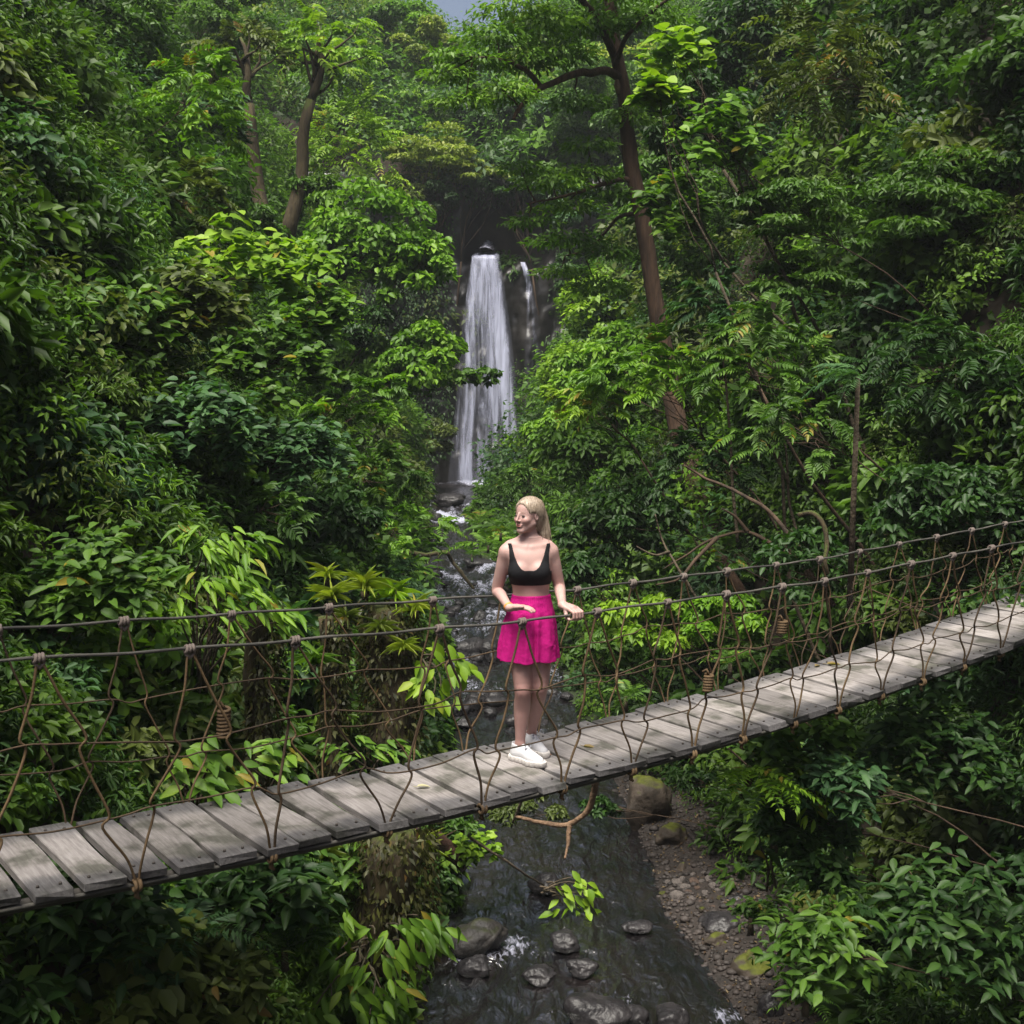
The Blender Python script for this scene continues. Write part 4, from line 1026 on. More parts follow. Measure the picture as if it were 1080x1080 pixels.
# ------------------------------------------------------------------ plants
def stem_tube(mb,a,b,r0,r1,rng,sag=.0,n=7,wob=.06,k=8):
    a=np.array(a,float); b=np.array(b,float); L=np.linalg.norm(b-a)
    t=np.linspace(0,1,k); P=a+(b-a)*t[:,None]
    P=P+wob*L*np.sin(np.pi*t)[:,None]*np.stack([vnoise(t*2+rng.uniform(0,99),0,0),vnoise(t*2+rng.uniform(0,99),1,0),.3*vnoise(t*2+rng.uniform(0,99),2,0)],1)
    P[:,2]+=sag*L*np.sin(np.pi*t)
    mb.tube(P,r0+(r1-r0)*t,n); return P
def puff_leaves(mb,c,r,n,Ln,rng,kind,flat=.6,asp=.5,bias=.35,vbase=None,droop=.35):
    """leaves round one clump: most on its upper and outer skin, tilted like shingles"""
    d=rand_dirs(rng,n); d[:,2]+=bias; d=nrm(d)
    rad=(.45+.6*rng.random(n)**.6)
    P=c+d*rad[:,None]*np.array([r,r,r*flat])
    No=nrm(UP*.75+d*.85+rng.normal(size=(n,3))*.38)
    D=nrm(d*np.array([1,1,.25])+rng.normal(size=(n,3))*.45-UP*droop)
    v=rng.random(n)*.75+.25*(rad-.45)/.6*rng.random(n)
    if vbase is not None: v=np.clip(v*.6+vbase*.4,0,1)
    l=Ln*rng.uniform(.65,1.25,n)
    put_leaves(mb,P-D*l[:,None]*.5,D,No,l,l*asp,kind,v,rng)
def pinnate(mb,base,d,L,rng,npair=9,ll=.12,lw=.04,kind='mid',sag=.25,up=UP,var=.5,rach=None,endleaf=True,angle=62,taper=.45,hang=.12):
    """one compound leaf (or leafy twig): paired leaflets along an arching midrib"""
    d=nrm(np.array(d,float)); t=np.linspace(0.12,1,npair)
    S=nrm(np.cross(d,up)); Nn=np.cross(S,d)
    P=base+d*(t*L)[:,None]-UP*(sag*L*t*t)[:,None]
    tg=nrm(d-UP*(2*sag*t)[:,None])
    a=R(angle)
    size=np.sin(np.pi*(t*.78+.14))**.6*(1-taper*t*.4)
    for sg in(-1,1):
        D=tg*math.cos(a)+sg*S*math.sin(a)-UP*hang+rng.normal(size=(npair,3))*.08
        put_leaves(mb,P,D,np.broadcast_to(Nn,(npair,3))+rng.normal(size=(npair,3))*.15,ll*size*rng.uniform(.9,1.1,npair),lw*size,kind,np.clip(var+rng.normal(size=npair)*.13,0,1),rng)
    if endleaf: put_leaves(mb,P[-1:],tg[-1:],Nn[None],ll*.8,lw*.8,kind,[var],rng)
    if rach: 
        tt=np.linspace(0,1,6); C=base+d*(tt*L)[:,None]-UP*(sag*L*tt*tt)[:,None]
        mb.tube(C,np.linspace(rach,rach*.4,6),4,cap=False,var=.2)
def fern_fronds(mb,c,n,L,rng,sag=.55,pairs=16,elev=(.35,1.1),var=None,az=None,ll=.26,lw=.055):
    for i in range(n):
        a=(az[0]+(az[1]-az[0])*rng.random()) if az else i*2.4+rng.uniform(-.3,.3)
        e=rng.uniform(*elev); d=np.array([math.cos(a)*math.cos(e),math.sin(a)*math.cos(e),math.sin(e)])
        l=L*rng.uniform(.7,1.1)
        pinnate(mb,c+rng.normal(size=3)*.02,d,l,rng,pairs,l*ll,l*lw,'lo',sag,UP,rng.uniform(.3,.9) if var is None else var,rach=.006*L,angle=70,hang=.06)
def rosette(mb,c,n,L,W,rng,var=(.3,1)):
    for i in range(n):
        a=i*2.399+rng.uniform(-.2,.2); e=rng.uniform(.15,1.25); d=np.array([math.cos(a)*math.cos(e),math.sin(a)*math.cos(e),math.sin(e)])
        put_leaves(mb,[c],[d],[UP+d*.1],L*rng.uniform(.6,1.1),W,'strap',[rng.uniform(*var)],rng)

COUNT=[0]
def ground_z(x,y): return float(terrain(x,y))
def make_root(kind,label,cat,base,group=None):
    return tag(empty(kind,tuple(base)),label,cat,group)
def finish(root,mb,name,mat):
    if mb.off==0: return None
    o=mb.build(name,mat); child_at_world(o,root); return o
def plant(kind,px,py,Y,rx,rz,pal,label,style='puff',leaf=8,dens=1.0,cat=None,bark='bark',trunk=None,seed=None,clumps=None,asp=.5,flat=.6,droop=.35,ry=None,group=None,lean=None,trunk_r=None,limbs=True,base_px=None,kindleaf=None):
    """a tree or shrub whose crown is centred on a photo pixel at distance Y; rx, rz are crown half-sizes in photo pixels there"""
    COUNT[0]+=1; rng=np.random.default_rng(1000+COUNT[0] if seed is None else seed)
    m=mpp(Y); c=at(px,py,Y); RX,RZ=rx*m,rz*m; RY=(ry*m if ry else (RX+RZ)*.5*.9)
    L=leaf*m
    if base_px is not None:
        b=at(base_px[0],base_px[1],base_px[2] if len(base_px)>2 else Y); 
    else:
        side=1 if c[0]>sx(c[1]) else -1; by=c[1]+.15*RY
        lowest=c[2]-RZ*.75
        for off in np.arange(0,2.6,.2):      # rooted up the slope, leaning out over the stream
            bx=c[0]+(lean if lean is not None else side*off); g=ground_z(bx,by)
            if g>lowest-.4: break
        b=np.array([bx,by,ground_z(bx,by)])
        if b[2]>lowest: b[2]=lowest-.1
    root=make_root(kind,label,cat or ('tree' if 'tree' in kind else 'shrub'),b,group)
    fol=MB(); wood=MB()
    area=math.pi*rx*rz; n_tot=int(np.clip(dens*5.5*area/(.5*asp*leaf*leaf),200,26000))
    K=clumps or int(np.clip(area/700,7,46))
    cent=[]
    ga=np.pi*(3-5**.5); ph=rng.uniform(0,6)
    for i in range(K):
        z=1-(i+.5)/K*1.55; rr_=math.sqrt(max(0,1-min(1,abs(z))**2)); a=ph+i*ga
        k=rng.uniform(.5,.88)
        cent.append(c+np.array([rr_*math.cos(a)*RX,rr_*math.sin(a)*RY,z*RZ])*k*np.array([1,1,1])+rng.normal(size=3)*.08*np.array([RX,RY,RZ]))
    cent=np.array(cent); rm=(RX*RY*RZ)**(1/3)
    if style=='layer': cent[:,2]+=rng.normal(size=K)*RZ*.12
    per=max(8,n_tot//K)
    kl=kindleaf or ('lo' if leaf<7 else 'oval' if leaf<12 or style!='big' else 'broad')
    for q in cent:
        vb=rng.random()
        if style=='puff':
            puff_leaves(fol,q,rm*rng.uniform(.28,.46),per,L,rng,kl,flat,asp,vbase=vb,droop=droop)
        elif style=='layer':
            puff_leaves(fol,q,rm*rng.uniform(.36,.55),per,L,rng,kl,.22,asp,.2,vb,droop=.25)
        elif style in('spray','twig'):
            nt_=max(3,int(per/22)); out=nrm((q-c)*np.array([1,1,.4])+np.array([0,-.15*RY,0.05]))
            for j in range(nt_):
                d=nrm(out+rng.normal(size=3)*.55+UP*.1); l=rm*rng.uniform(.35,.6)
                pinnate(fol,q-d*l*.3+rng.normal(size=3)*rm*.12,d,l,rng,9 if style=='spray' else 7,L,L*asp,kl,rng.uniform(.2,.5),UP+rng.normal(size=3)*.25,np.clip(vb*.5+rng.random()*.5,0,1),rach=.0035 if Y<18 else None)
        elif style=='big':
            nt_=max(3,int(per/7))
            for j in range(nt_):
                b0=q+rand_dirs(rng,1)[0]*rm*.3*rng.random()**.5; kk=7
                a=np.arange(kk)*2.4+rng.uniform(0,6); D=np.stack([np.cos(a),np.sin(a),rng.uniform(-.5,.35,kk)],1)
                pos=b0+D*L*.15+rng.normal(size=(kk,3))*L*.35
                put_leaves(fol,pos,D,UP+rng.normal(size=(kk,3))*.3-np.array([0,.25,0]),L*rng.uniform(.6,1.15,kk),L*asp*rng.uniform(.8,1.1,kk),kl if kl!='lo' else 'oval',np.clip(vb*.35+rng.random(kk)*.7,0,1),rng)
    # trunk and limbs
    r0=trunk_r or np.clip(.008*np.hypot(RX,c[2]-b[2]),.008,.06)
    fork=b+(c-b)*.72 if b[2]<c[2]-RZ*.3 else b+(c-b)*.5
    P=stem_tube(wood,b-UP*.15,fork,r0,r0*.62,rng,wob=.07,n=9)
    stem_tube(wood,fork,c+UP*RZ*.4,r0*.6,r0*.15,rng,wob=.12)
    if limbs:
        for q in cent[::(1 if K<26 else 2)]:
            s_=fork+(c+UP*RZ*.2-fork)*rng.uniform(0,.7)
            stem_tube(wood,s_,q,max(r0*.3,.006),max(r0*.06,.003),rng,sag=-.05,n=5,wob=.14,k=6)
    finish(root,wood,'trunk' if 'tree' in kind else 'stem',MATS[bark])
    finish(root,fol,'crown' if 'tree' in kind else 'foliage',MATS[pal])
    return root,c,b
T=plant
# ---- far slopes and the trees round the waterfall
T('rainforest_tree',415,28,58,55,34,'fresh','distant mid green tree on the ridge at the top, left of the misty gap','puff',5)
T('rainforest_tree',455,50,56,34,32,'yellow','distant yellow-green tree at the top centre just left of the misty gap','puff',5,bark='bark')
T('rainforest_tree',500,84,58,36,30,'mid','hazy green tree under the bright misty gap at the top','puff',5)
T('rainforest_tree',556,48,60,34,40,'mid','distant green tree right of the misty gap, behind the tall tree','puff',5)
T('rainforest_tree',392,95,54,44,34,'green','green tree high on the far slope left of centre','puff',5)
T('rainforest_tree',438,112,51.5,38,24,'lime','rounded mid green tree above the yellow crown over the waterfall cliff','layer',5)
T('rainforest_tree',456,168,47.6,54,30,'yellow','spreading yellow-green tree on the cliff edge above and left of the waterfall','layer',5,clumps=20)
T('rainforest_tree',505,184,47.5,36,18,'yellow','small pale yellow-green tree leaning over the dark cleft of the waterfall','layer',5)
T('rainforest_tree',425,218,47,40,26,'olive','dark olive bush hanging on the cliff left of the waterfall lip','puff',5)
T('rainforest_tree',520,135,51,46,38,'dark','dark tree behind the cliff top above the waterfall','puff',5)
T('rainforest_tree',590,150,50,46,46,'blue','blue-green tree on the cliff above and right of the waterfall','puff',5)
T('rainforest_tree',470,212,47.4,28,20,'dark','dark bush on the cliff rim directly above the left edge of the fall','puff',5)
T('rainforest_tree',542,200,47.5,34,16,'dark','dark bush drooping over the top of the dark cleft','puff',5)
T('rainforest_tree',604,222,46,30,36,'blue','dark blue-green bush on the cliff right of the second thin fall','puff',5)
T('shrub',600,292,45,20,30,'dark','dark green shrub clinging right beside the thin right-hand fall','puff',5)
T('shrub',455,470,44,26,36,'olive','mossy olive shrub at the foot of the cliff left of the waterfall','puff',5)
T('shrub',420,505,41,34,30,'green','green shrub low on the left bank close to the waterfall pool','puff',6)
T('shrub',516,530,38,24,26,'green','bright green fern-like shrub right of the waterfall pool','layer',6)
T('rainforest_tree',350,80,50,46,44,'fresh','green tree behind the lime crown on the upper left slope','puff',5)
T('rainforest_tree',640,120,48,60,60,'green','mid green tree on the right slope behind the tall trunk','puff',5)
T('rainforest_tree',640,30,52,60,40,'green','green tree high on the right slope behind the top of the tall trunk','puff',5)
# ---- left slope
T('rainforest_tree',366,165,38,50,68,'lime','light green airy tree with thin dark limbs on the upper left slope','twig',7,dens=.8,asp=.42)
T('rainforest_tree',338,50,30,56,46,'lime','lime green tree crown over the right one of two mossy trunks','twig',8,dens=.7,base_px=(302,250,29.5),trunk_r=.19,bark='bark_moss',asp=.55)
T('rainforest_tree',254,55,29.5,60,36,'olive','brownish olive tree with a dark mossy trunk, left of the lime crown','twig',8,asp=.5,base_px=(284,250,29),trunk_r=.20,bark='bark_moss',dens=.7)
T('rainforest_tree',222,30,36,60,50,'green','dense green tree in the upper left corner of the photo','puff',6)
T('rainforest_tree',212,110,20,52,60,'fresh','green tree with hanging twigs at the upper left edge','twig',11,asp=.42)
T('rainforest_tree',200,215,18,48,52,'olive','olive tree at the left edge with yellowing leaves','twig',11,asp=.42)
T('shrub',226,122,24,32,40,'blue','dark blue-green shrub in front of the brown tree at upper left','big',10)
T('shrub',238,238,26,60,34,'green','green shrub at the feet of the two mossy trunks','puff',7)
T('shrub',335,215,30,40,32,'mid','mid green shrub between the mossy trunks and the big bright tree','puff',7)
T('rainforest_tree',385,265,27,78,62,'fresh','large bright green tree with a dark hollow crown left of the waterfall','puff',8.5,clumps=26,asp=.62,dens=1.0,trunk_r=.12)
T('rainforest_tree',435,285,26.5,42,42,'fresh','bright green tree limb reaching right towards the waterfall lip','puff',8.5,clumps=16,asp=.62)
T('rainforest_tree',445,385,26,48,50,'fresh','bright green bushy tree whose branch hangs across the waterfall','puff',8,clumps=18,asp=.62)
T('shrub',500,400,25.6,30,13,'green','dark leafy branch tip hanging in front of the waterfall','puff',8,clumps=9,asp=.6,base_px=(440,412,26))
T('shrub',395,400,27,60,50,'mid','mid green shrub filling the slope under the large bright tree','puff',8,asp=.55)
T('shrub',365,350,26,46,36,'dark','dark green shrub in the hollow of the large bright tree','puff',8)
T('shrub',258,285,15.5,80,46,'lime','large-leaved yellow-green shrub at the left below the mossy trunks','big',17,asp=.7)
T('shrub',205,330,13.5,52,60,'olive','olive broad-leaved shrub at the left edge, middle height','big',16,asp=.6)
T('shrub',330,335,17,54,42,'mid','leafy shrub with round yellow-green leaves beside the large bright tree','big',13,asp=.75)
T('shrub',285,385,15,70,46,'green','broad-leaved green shrub in the middle of the left slope','big',15,asp=.55)
T('shrub',375,430,18,52,40,'fresh','light green drooping shrub leaning towards the stream from the left','twig',12,asp=.4,droop=.6)
T('shrub',215,450,12.5,60,60,'blue','dark bluish glossy-leaved shrub at the left edge above the lance-leaved plant','big',16,asp=.5)
T('shrub',305,480,14,66,46,'blue','dark bluish green shrub in the middle left thicket','big',13,asp=.5)
T('shrub',395,505,19,60,42,'green','spreading green shrub with tiered twigs near the stream on the left','twig',11,asp=.42)
T('shrub',425,560,22,50,34,'fresh','yellow-green twiggy shrub overhanging the stream upstream of the bridge','twig',9,asp=.45,dens=.8)
T('shrub',345,555,15,70,44,'dark','dark green shrub behind the bromeliad stump','puff',11)
T('shrub',285,540,13,50,36,'green','green leafy shrub over the lance-leaved plant at left','twig',13,asp=.4)
T('shrub',410,610,19,40,36,'blue','dark fern-like shrub between the bromeliad stump and the stream','twig',9,asp=.35)
# ---- right slope
T('shrub',638,328,33,48,46,'lime','bright yellow-green bush right of the waterfall, upper part of the bank','puff',6.5,asp=.6,clumps=20)
T('shrub',610,400,32,46,44,'lime','bright yellow-green bush beside the lower half of the waterfall','puff',6.5,asp=.6,clumps=18)
T('shrub',645,395,27,56,60,'fresh','green bush at the foot of the tall leaning trunk','puff',8,asp=.55)
T('shrub',592,462,30,48,40,'fresh','mid green bush right of the foot of the waterfall','puff',7,asp=.55)
T('shrub',552,512,28,42,28,'green','fern-covered bush behind and left of the woman\'s head','twig',8,asp=.3)
T('shrub',625,480,22,62,50,'green','dense green shrub above and right of the woman\'s head','puff',9)
T('shrub',640,560,18,56,56,'dark','dark green shrub directly right of the woman\'s shoulder','puff',10)
T('shrub',612,610,16,30,40,'dark','dark low shrub behind the woman\'s elbow','puff',10)
T('rainforest_tree',700,215,26,50,60,'green','green tree behind the big round leaves on the right slope','puff',8)
T('rainforest_tree',790,60,27,80,70,'dark','dark tree in the upper right, behind the hanging twigs','puff',8)
T('rainforest_tree',870,80,18,70,80,'olive','dark olive tree with hanging twigs in the upper right corner','twig',11,asp=.38,dens=.8)
T('rainforest_tree',740,140,22,54,70,'dark','dark tree behind the lime round leaves in the upper right','puff',9)
T('rainforest_tree',835,225,16,66,44,'green','layered small-leaved tree at the right edge, pale leaf tiers over dark gaps','layer',9,asp=.42,clumps=22)
T('rainforest_tree',850,300,16,60,36,'green','lower tiers of small leaves at the right edge above the tree fern','layer',9,asp=.42)
T('shrub',712,62,17,40,30,'lime','spray of big round lime green leaves beside the tall trunk at the top','big',15,asp=.85,dens=.35,clumps=8,bark='twig',trunk_r=.035)
T('shrub',696,98,14.5,22,12,'lime','small bright tuft of round lime leaves left of the lime spray','big',15,asp=.85,dens=.6,clumps=4,bark='twig',trunk_r=.025)
T('shrub',755,150,16,44,46,'mid','climbing plant with round green leaves right of the tall trunk','big',14,asp=.8,dens=.8,bark='twig',trunk_r=.03)
T('shrub',715,225,18,36,46,'mid','round-leaved green climber just right of the leaning trunk','big',12,asp=.7,dens=.8,bark='twig',trunk_r=.03)
T('rainforest_tree',745,325,15,44,40,'blue','compound-leaved tree with long bluish leaflets right of the leaning trunk','spray',14,asp=.3)
T('rainforest_tree',690,400,16,84,46,'fresh','wide compound-leaved tree with pale drooping sprays in the middle right','spray',13,asp=.34)
T('rainforest_tree',625,425,17,48,40,'lime','pale green drooping compound sprays left of the middle right tree','spray',13,asp=.32,dens=.8)
T('rainforest_tree',800,380,14,70,56,'green','green compound-leaved tree below the layered tree on the right','spray',13,asp=.34)
T('rainforest_tree',835,455,13,70,44,'green','leafy green spray-leaved tree low on the right slope','spray',12,asp=.36,dens=.9)
T('shrub',740,490,15,60,40,'dark','dark green shrub in the shade under the compound-leaved trees','twig',10,asp=.4)
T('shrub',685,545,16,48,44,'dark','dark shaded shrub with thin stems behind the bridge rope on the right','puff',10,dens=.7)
T('shrub',745,585,14.5,44,26,'green','lone small-leaved shrub over the leaning mossy stems on the right','twig',10,asp=.45,dens=.6)
T('shrub',690,665,13.5,66,36,'lime','sunlit light green shrub behind the bridge on the right','puff',10,dens=.8,asp=.5)
T('shrub',760,655,12.8,52,36,'fresh','light green shrub behind the bridge left of the rope coil','puff',10,dens=.8)
T('shrub',640,690,14,40,32,'green','low shrub behind the bridge just right of the woman\'s knees','puff',9,dens=.8)
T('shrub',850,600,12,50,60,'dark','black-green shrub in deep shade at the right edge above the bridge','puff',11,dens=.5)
# ---- under the bridge, left: darker leaf palettes paint in the deep shade
T('shrub',255,940,7.6,100,60,'dark','dark glossy large-leaved shrub under the left end of the bridge','big',30,asp=.36,kindleaf='lance')
T('shrub',330,900,9,80,50,'green','green leafy shrub right under the near edge of the deck at left','big',22,asp=.36)
T('shrub',220,1040,7,70,60,'olive','dim olive shrub in the bottom left corner of the photo','big',25,asp=.4,kindleaf='lance')
T('shrub',470,865,12.2,40,18,'green','low green plants on the bank under the middle of the bridge','puff',10)
T('shrub',550,850,13,66,20,'olive','small-leaved olive ground shrub under the deck below the woman','puff',7,dens=.8)
T('shrub',632,852,13.7,26,20,'dark','dark small-leaved shrub left of the big mossy boulder','puff',8)
T('shrub',728,822,14.4,34,14,'dark','dark shrub behind the big mossy boulder under the deck','puff',9)
T('shrub',500,895,12.6,30,14,'lime','tuft of yellow-green leaves over the water at the end of the dark log','big',12,asp=.6,clumps=6)
# ---- under the bridge, right: deep shade painted in by dark leaf palettes
T('shrub',840,790,9.5,80,36,'green','green broad-leaved shrub beneath the right end of the deck','big',18,asp=.55)
T('shrub',885,830,9,44,40,'blue','bluish-leaved shrub at the right edge under the deck','big',18,asp=.4)
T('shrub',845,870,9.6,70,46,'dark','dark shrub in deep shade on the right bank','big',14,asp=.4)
T('shrub',860,1000,8.3,60,40,'green','shrub with glossy whorled leaves in the bottom right corner','big',25,asp=.38,kindleaf='lance')
T('shrub',800,965,10,24,16,'green','small low plant beside the gravel pile on the right','big',12,asp=.4,clumps=4)
T('shrub',870,920,9.2,40,26,'dark','dark leafy plant over the mossy rock on the right bank','big',16,asp=.4)
# ---- past the edges of the photograph
T('rainforest_tree',95,60,24,80,80,'green','green tree beyond the upper left edge of the photo','puff',8)
T('rainforest_tree',60,220,18,90,80,'mid','mid green tree far left, middle of the slope','twig',11,asp=.42)
T('rainforest_tree',110,360,13,76,80,'green','broad-leaved tree far left over the bridge end','big',17,asp=.55)
T('shrub',60,500,11,90,80,'dark','dark shrub far left above the bridge end','big',18,asp=.5)
T('shrub',100,620,9,70,60,'green','green shrub far left just behind the bridge end','big',22,asp=.45)
T('shrub',90,960,6.5,90,80,'dark','dark shrub far left below the bridge end','big',30,asp=.4,kindleaf='lance')
T('rainforest_tree',960,60,22,90,80,'dark','dark tree beyond the upper right edge of the photo','puff',9)
T('rainforest_tree',1000,230,17,90,80,'green','layered tree far right, middle of the slope','layer',10,asp=.42)
T('rainforest_tree',985,400,14,80,80,'dark','dark tree far right above the bridge','spray',13,asp=.35)
T('shrub',1000,540,12.5,90,60,'dark','dark shrub far right just above the bridge','puff',12)
T('shrub',990,800,10,90,60,'dark','dark shrub far right below the bridge','big',18,asp=.45)
T('shrub',1000,980,8.6,90,80,'dark','dark shrub in the far bottom right corner','big',24,asp=.4,kindleaf='lance')

# ---- overhead trees added out of view to shade the banks and right slope
def canopy(x,y,z,r,bx,by,pal,label,seed):
    rng=np.random.default_rng(seed); c=np.array([x,y,z]); b=np.array([bx,by,ground_z(bx,by)]); root=make_root('added_shade_tree',label,'tree',b); wood=MB(); fol=MB()
    stem_tube(wood,b-UP*.3,c-UP*1.2,.26,.12,rng,n=10,k=14)
    for i in range(26):
        d=rand_dirs(rng,1)[0]; q=c+d*np.array([r,r,1.1])*rng.uniform(.35,.95); puff_leaves(fol,q,r*rng.uniform(.22,.36),260,.14,rng,'lo',.45,.5)
        stem_tube(wood,c-UP*1.2,q,.05,.012,rng,n=5)
    finish(root,wood,'trunk',MATS['bark']); finish(root,fol,'crown',MATS[pal])
canopy(3.7,4.3,11.0,2.7,9.5,4.5,'green','added unseen overhead tree shading the right bank beside the camera',301)
canopy(-4.7,2.7,10.6,2.9,-9.5,3.0,'green','added unseen overhead tree shading the left bank beside the camera',302)

canopy(6.2,12.5,13.0,3.2,11,13,'green','added unseen overhead tree shading the right slope above the compound-leaved trees',303)
canopy(9.0,17.5,15.8,3.4,13,18,'green','added unseen overhead tree shading the right slope farthest from the camera',304)

# ---- the tall leaning tree on the right: long bare trunk, one big limb to the left, layered crown
rng=np.random.default_rng(77)
Yt=21.
tp=[at(785,640,20.2),at(762,585,20.4),at(738,520,20.6),at(718,460,20.8),at(703,390,21),at(690,310,21),at(677,230,21),at(664,150,21),at(653,80,21),at(646,20,21),at(640,-45,21),at(628,-120,21)]
tp[0][2]=min(tp[0][2],ground_z(*tp[0][:2])-.2)
root=make_root('rainforest_tree','tall leaning tree with a long bare reddish trunk right of the waterfall','tree',tp[0])
wood=MB(); C=smooth_curve(tp,8); n=len(C)
C=C+.05*np.stack([fbm(C[:,2]*.9,i*7.,3.,o=3) for i in range(3)],1)
rad=np.interp(np.arange(n)/n,[0,.12,.35,.55,.75,1],[.26,.22,.185,.16,.125,.09])
wood.tube(C,.84*rad*(1+.07*vnoise(np.arange(n)*.22,2.)),16)
def limb(pts,r0,r1):
    c=smooth_curve(pts,7); c=c+.05*np.stack([fbm(c[:,0]*2,c[:,1]*2,i*5.,o=3) for i in range(3)],1)
    wood.tube(c,np.linspace(r0,r1,len(c)),8); return c
L1=limb([at(655,85,21),at(643,74,20.6),at(620,76,20.2),at(597,83,20),at(575,92,19.8),at(560,100,19.6),at(548,116,19.4),at(543,126,19.3)],.075,.025)
L2=limb([at(570,92,19.9),at(556,75,19.5),at(530,62,19.2),at(500,62,19)],.05,.015)
L3=limb([at(649,60,21),at(632,20,20.5),at(600,-10,20),at(560,-30,19.5)],.07,.03)
L4=limb([at(668,190,21),at(640,192,20.7),at(600,206,20.3),at(560,214,20)],.05,.012)
L5=limb([at(674,225,21),at(650,232,21.3),at(620,262,21.4),at(596,270,21.4)],.04,.012)
L6=limb([at(650,70,21),at(662,40,20.4),at(690,10,20),at(720,-10,19.6)],.05,.015)
fol=MB()
plates=[(470,75,19,30,14),(498,60,19.2,34,16),(530,95,19.3,40,18),(490,105,19,30,12),(555,60,19.6,40,18),(520,35,19.4,40,20),(590,50,20,40,22),(575,20,19.8,46,22),(610,105,20.3,34,14),
        (625,20,20.4,40,24),(545,5,19.6,44,18),(470,55,19,20,10),(580,190,20.2,44,15),(615,180,20.6,36,14),(550,175,20,28,10),(600,215,20.6,40,14),(640,200,20.9,30,16),(560,232,20.2,34,10),
        (600,250,21.2,46,15),(640,262,21.3,34,16),(630,300,21.5,36,14),(590,285,21.4,30,10),(620,150,20.6,30,12),(690,15,20.2,40,22),(665,120,20.8,24,16),(655,-20,20.5,60,30),(590,-40,19.8,70,30)]
for (px,py,Y,rx,rz) in plates:
    q=at(px,py,Y); m=mpp(Y); vb=rng.random()
    nn=int(2.6*math.pi*rx*rz/(.5*.42*49)*.8)
    d=rand_dirs(rng,nn); rad_=(.2+.85*rng.random(nn)**.55)
    P=q+d*rad_[:,None]*np.array([rx*m,rx*m*.8,rz*m*.55]); P[:,2]-=(np.hypot(P[:,0]-q[0],P[:,1]-q[1])/(rx*m))**2*rz*m*.35
    No=nrm(UP+rng.normal(size=(nn,3))*.35+d*.3); D=nrm(d*np.array([1,1,.1])+rng.normal(size=(nn,3))*.5-UP*.35)
    l=7.5*m*rng.uniform(.7,1.25,nn)
    put_leaves(fol,P,D,No,l,l*.42,'lo',np.clip(vb*.4+rng.random(nn)*.6,0,1),rng)
    near=min((L1,L2,L3,L4,L5,L6,C),key=lambda c:np.min(np.linalg.norm(c-q,axis=1)))
    k=near[np.argmin(np.linalg.norm(near-q,axis=1))]
    stem_tube(wood,k,q,.018,.006,rng,n=5,wob=.1)
finish(root,wood,'trunk',MATS['bark_red']); finish(root,fol,'crown',MATS['mid'])
mb=MB(); a=at(650,88,20.82); 
mb.tube([at(650.5,84,20.8),at(651,90,20.8),at(652,99,20.82)],[.03,.055,.03],7); o=mb.build('broken_branch_scar',MATS['driftwood']); child_at_world(o,root)

# ---- a spindly leaning tree and arching mossy stems in the dark right understorey
def stems(kind,label,cat,lines,mat,r0=.05,r1=.015):
    lines=[[at(*p) for p in l] for l in lines]
    root=make_root(kind,label,cat,lines[0][0]); mb=MB()
    for l in lines:
        c=smooth_curve(l,8); c=c+.05*np.stack([fbm(c[:,0]*2.2,c[:,1]*2,i*5.+c[:,2],o=3) for i in range(3)],1)
        mb.tube(c,np.linspace(r0,r1,len(c)),7)
    finish(root,mb,'stem',MATS[mat]); return root
stems('vine','thick mossy vine hanging in a curve at the right above the rope','vine',[[(845,545,11.5),(858,544,11.4),(868,556,11.3),(872,575,11.2),(870,592,11.1),(873,606,11.1)]],'bark_moss',.026,.02)
stems('leaning_stem','long thin mossy stem arching left over the dark thicket behind the bridge','stem',[[(850,590,13),(820,578,13),(790,562,13.2),(755,568,13.3),(725,585,13.4),(700,600,13.5)],[(790,562,13.2),(775,545,13.2),(760,535,13.2)],[(755,568,13.3),(735,590,13.2),(715,612,13.1),(690,618,13.2)]],'bark',.026,.008)
stems('leaning_stem','thin bare stem rising through the compound-leaved trees on the right','stem',[[(850,600,13),(836,540,13),(830,480,13),(826,430,13)],[(833,510,13),(815,470,13),(800,450,13)]],'twig',.02,.008)
stems('leaning_stem','slender dark stem standing upright beside the leaning trunk base','stem',[[(778,570,14),(772,500,14),(768,420,14),(757,350,14.2)]],'twig',.022,.01)
stems('leaning_stem','curved dark stem bending left from the right understorey','stem',[[(880,640,12),(850,600,12.2),(815,545,12.4),(780,520,12.6),(740,500,13),(722,490,13)]],'bark',.03,.01)
stems('leaning_stem','bare forked twig crossing in front of the shaded shrubs right of the woman','stem',[[(740,640,13),(715,600,13),(698,570,13.2),(690,540,13.2)],[(705,582,13.1),(690,585,13),(670,575,13)]],'twig',.018,.007)
stems('dead_stump','weathered reddish dead stump showing pale wood on the right slope','stump',[[(790,640,15.5),(778,620,15.5),(768,600,15.6),(764,588,15.6)]],'bark_red',.09,.03)

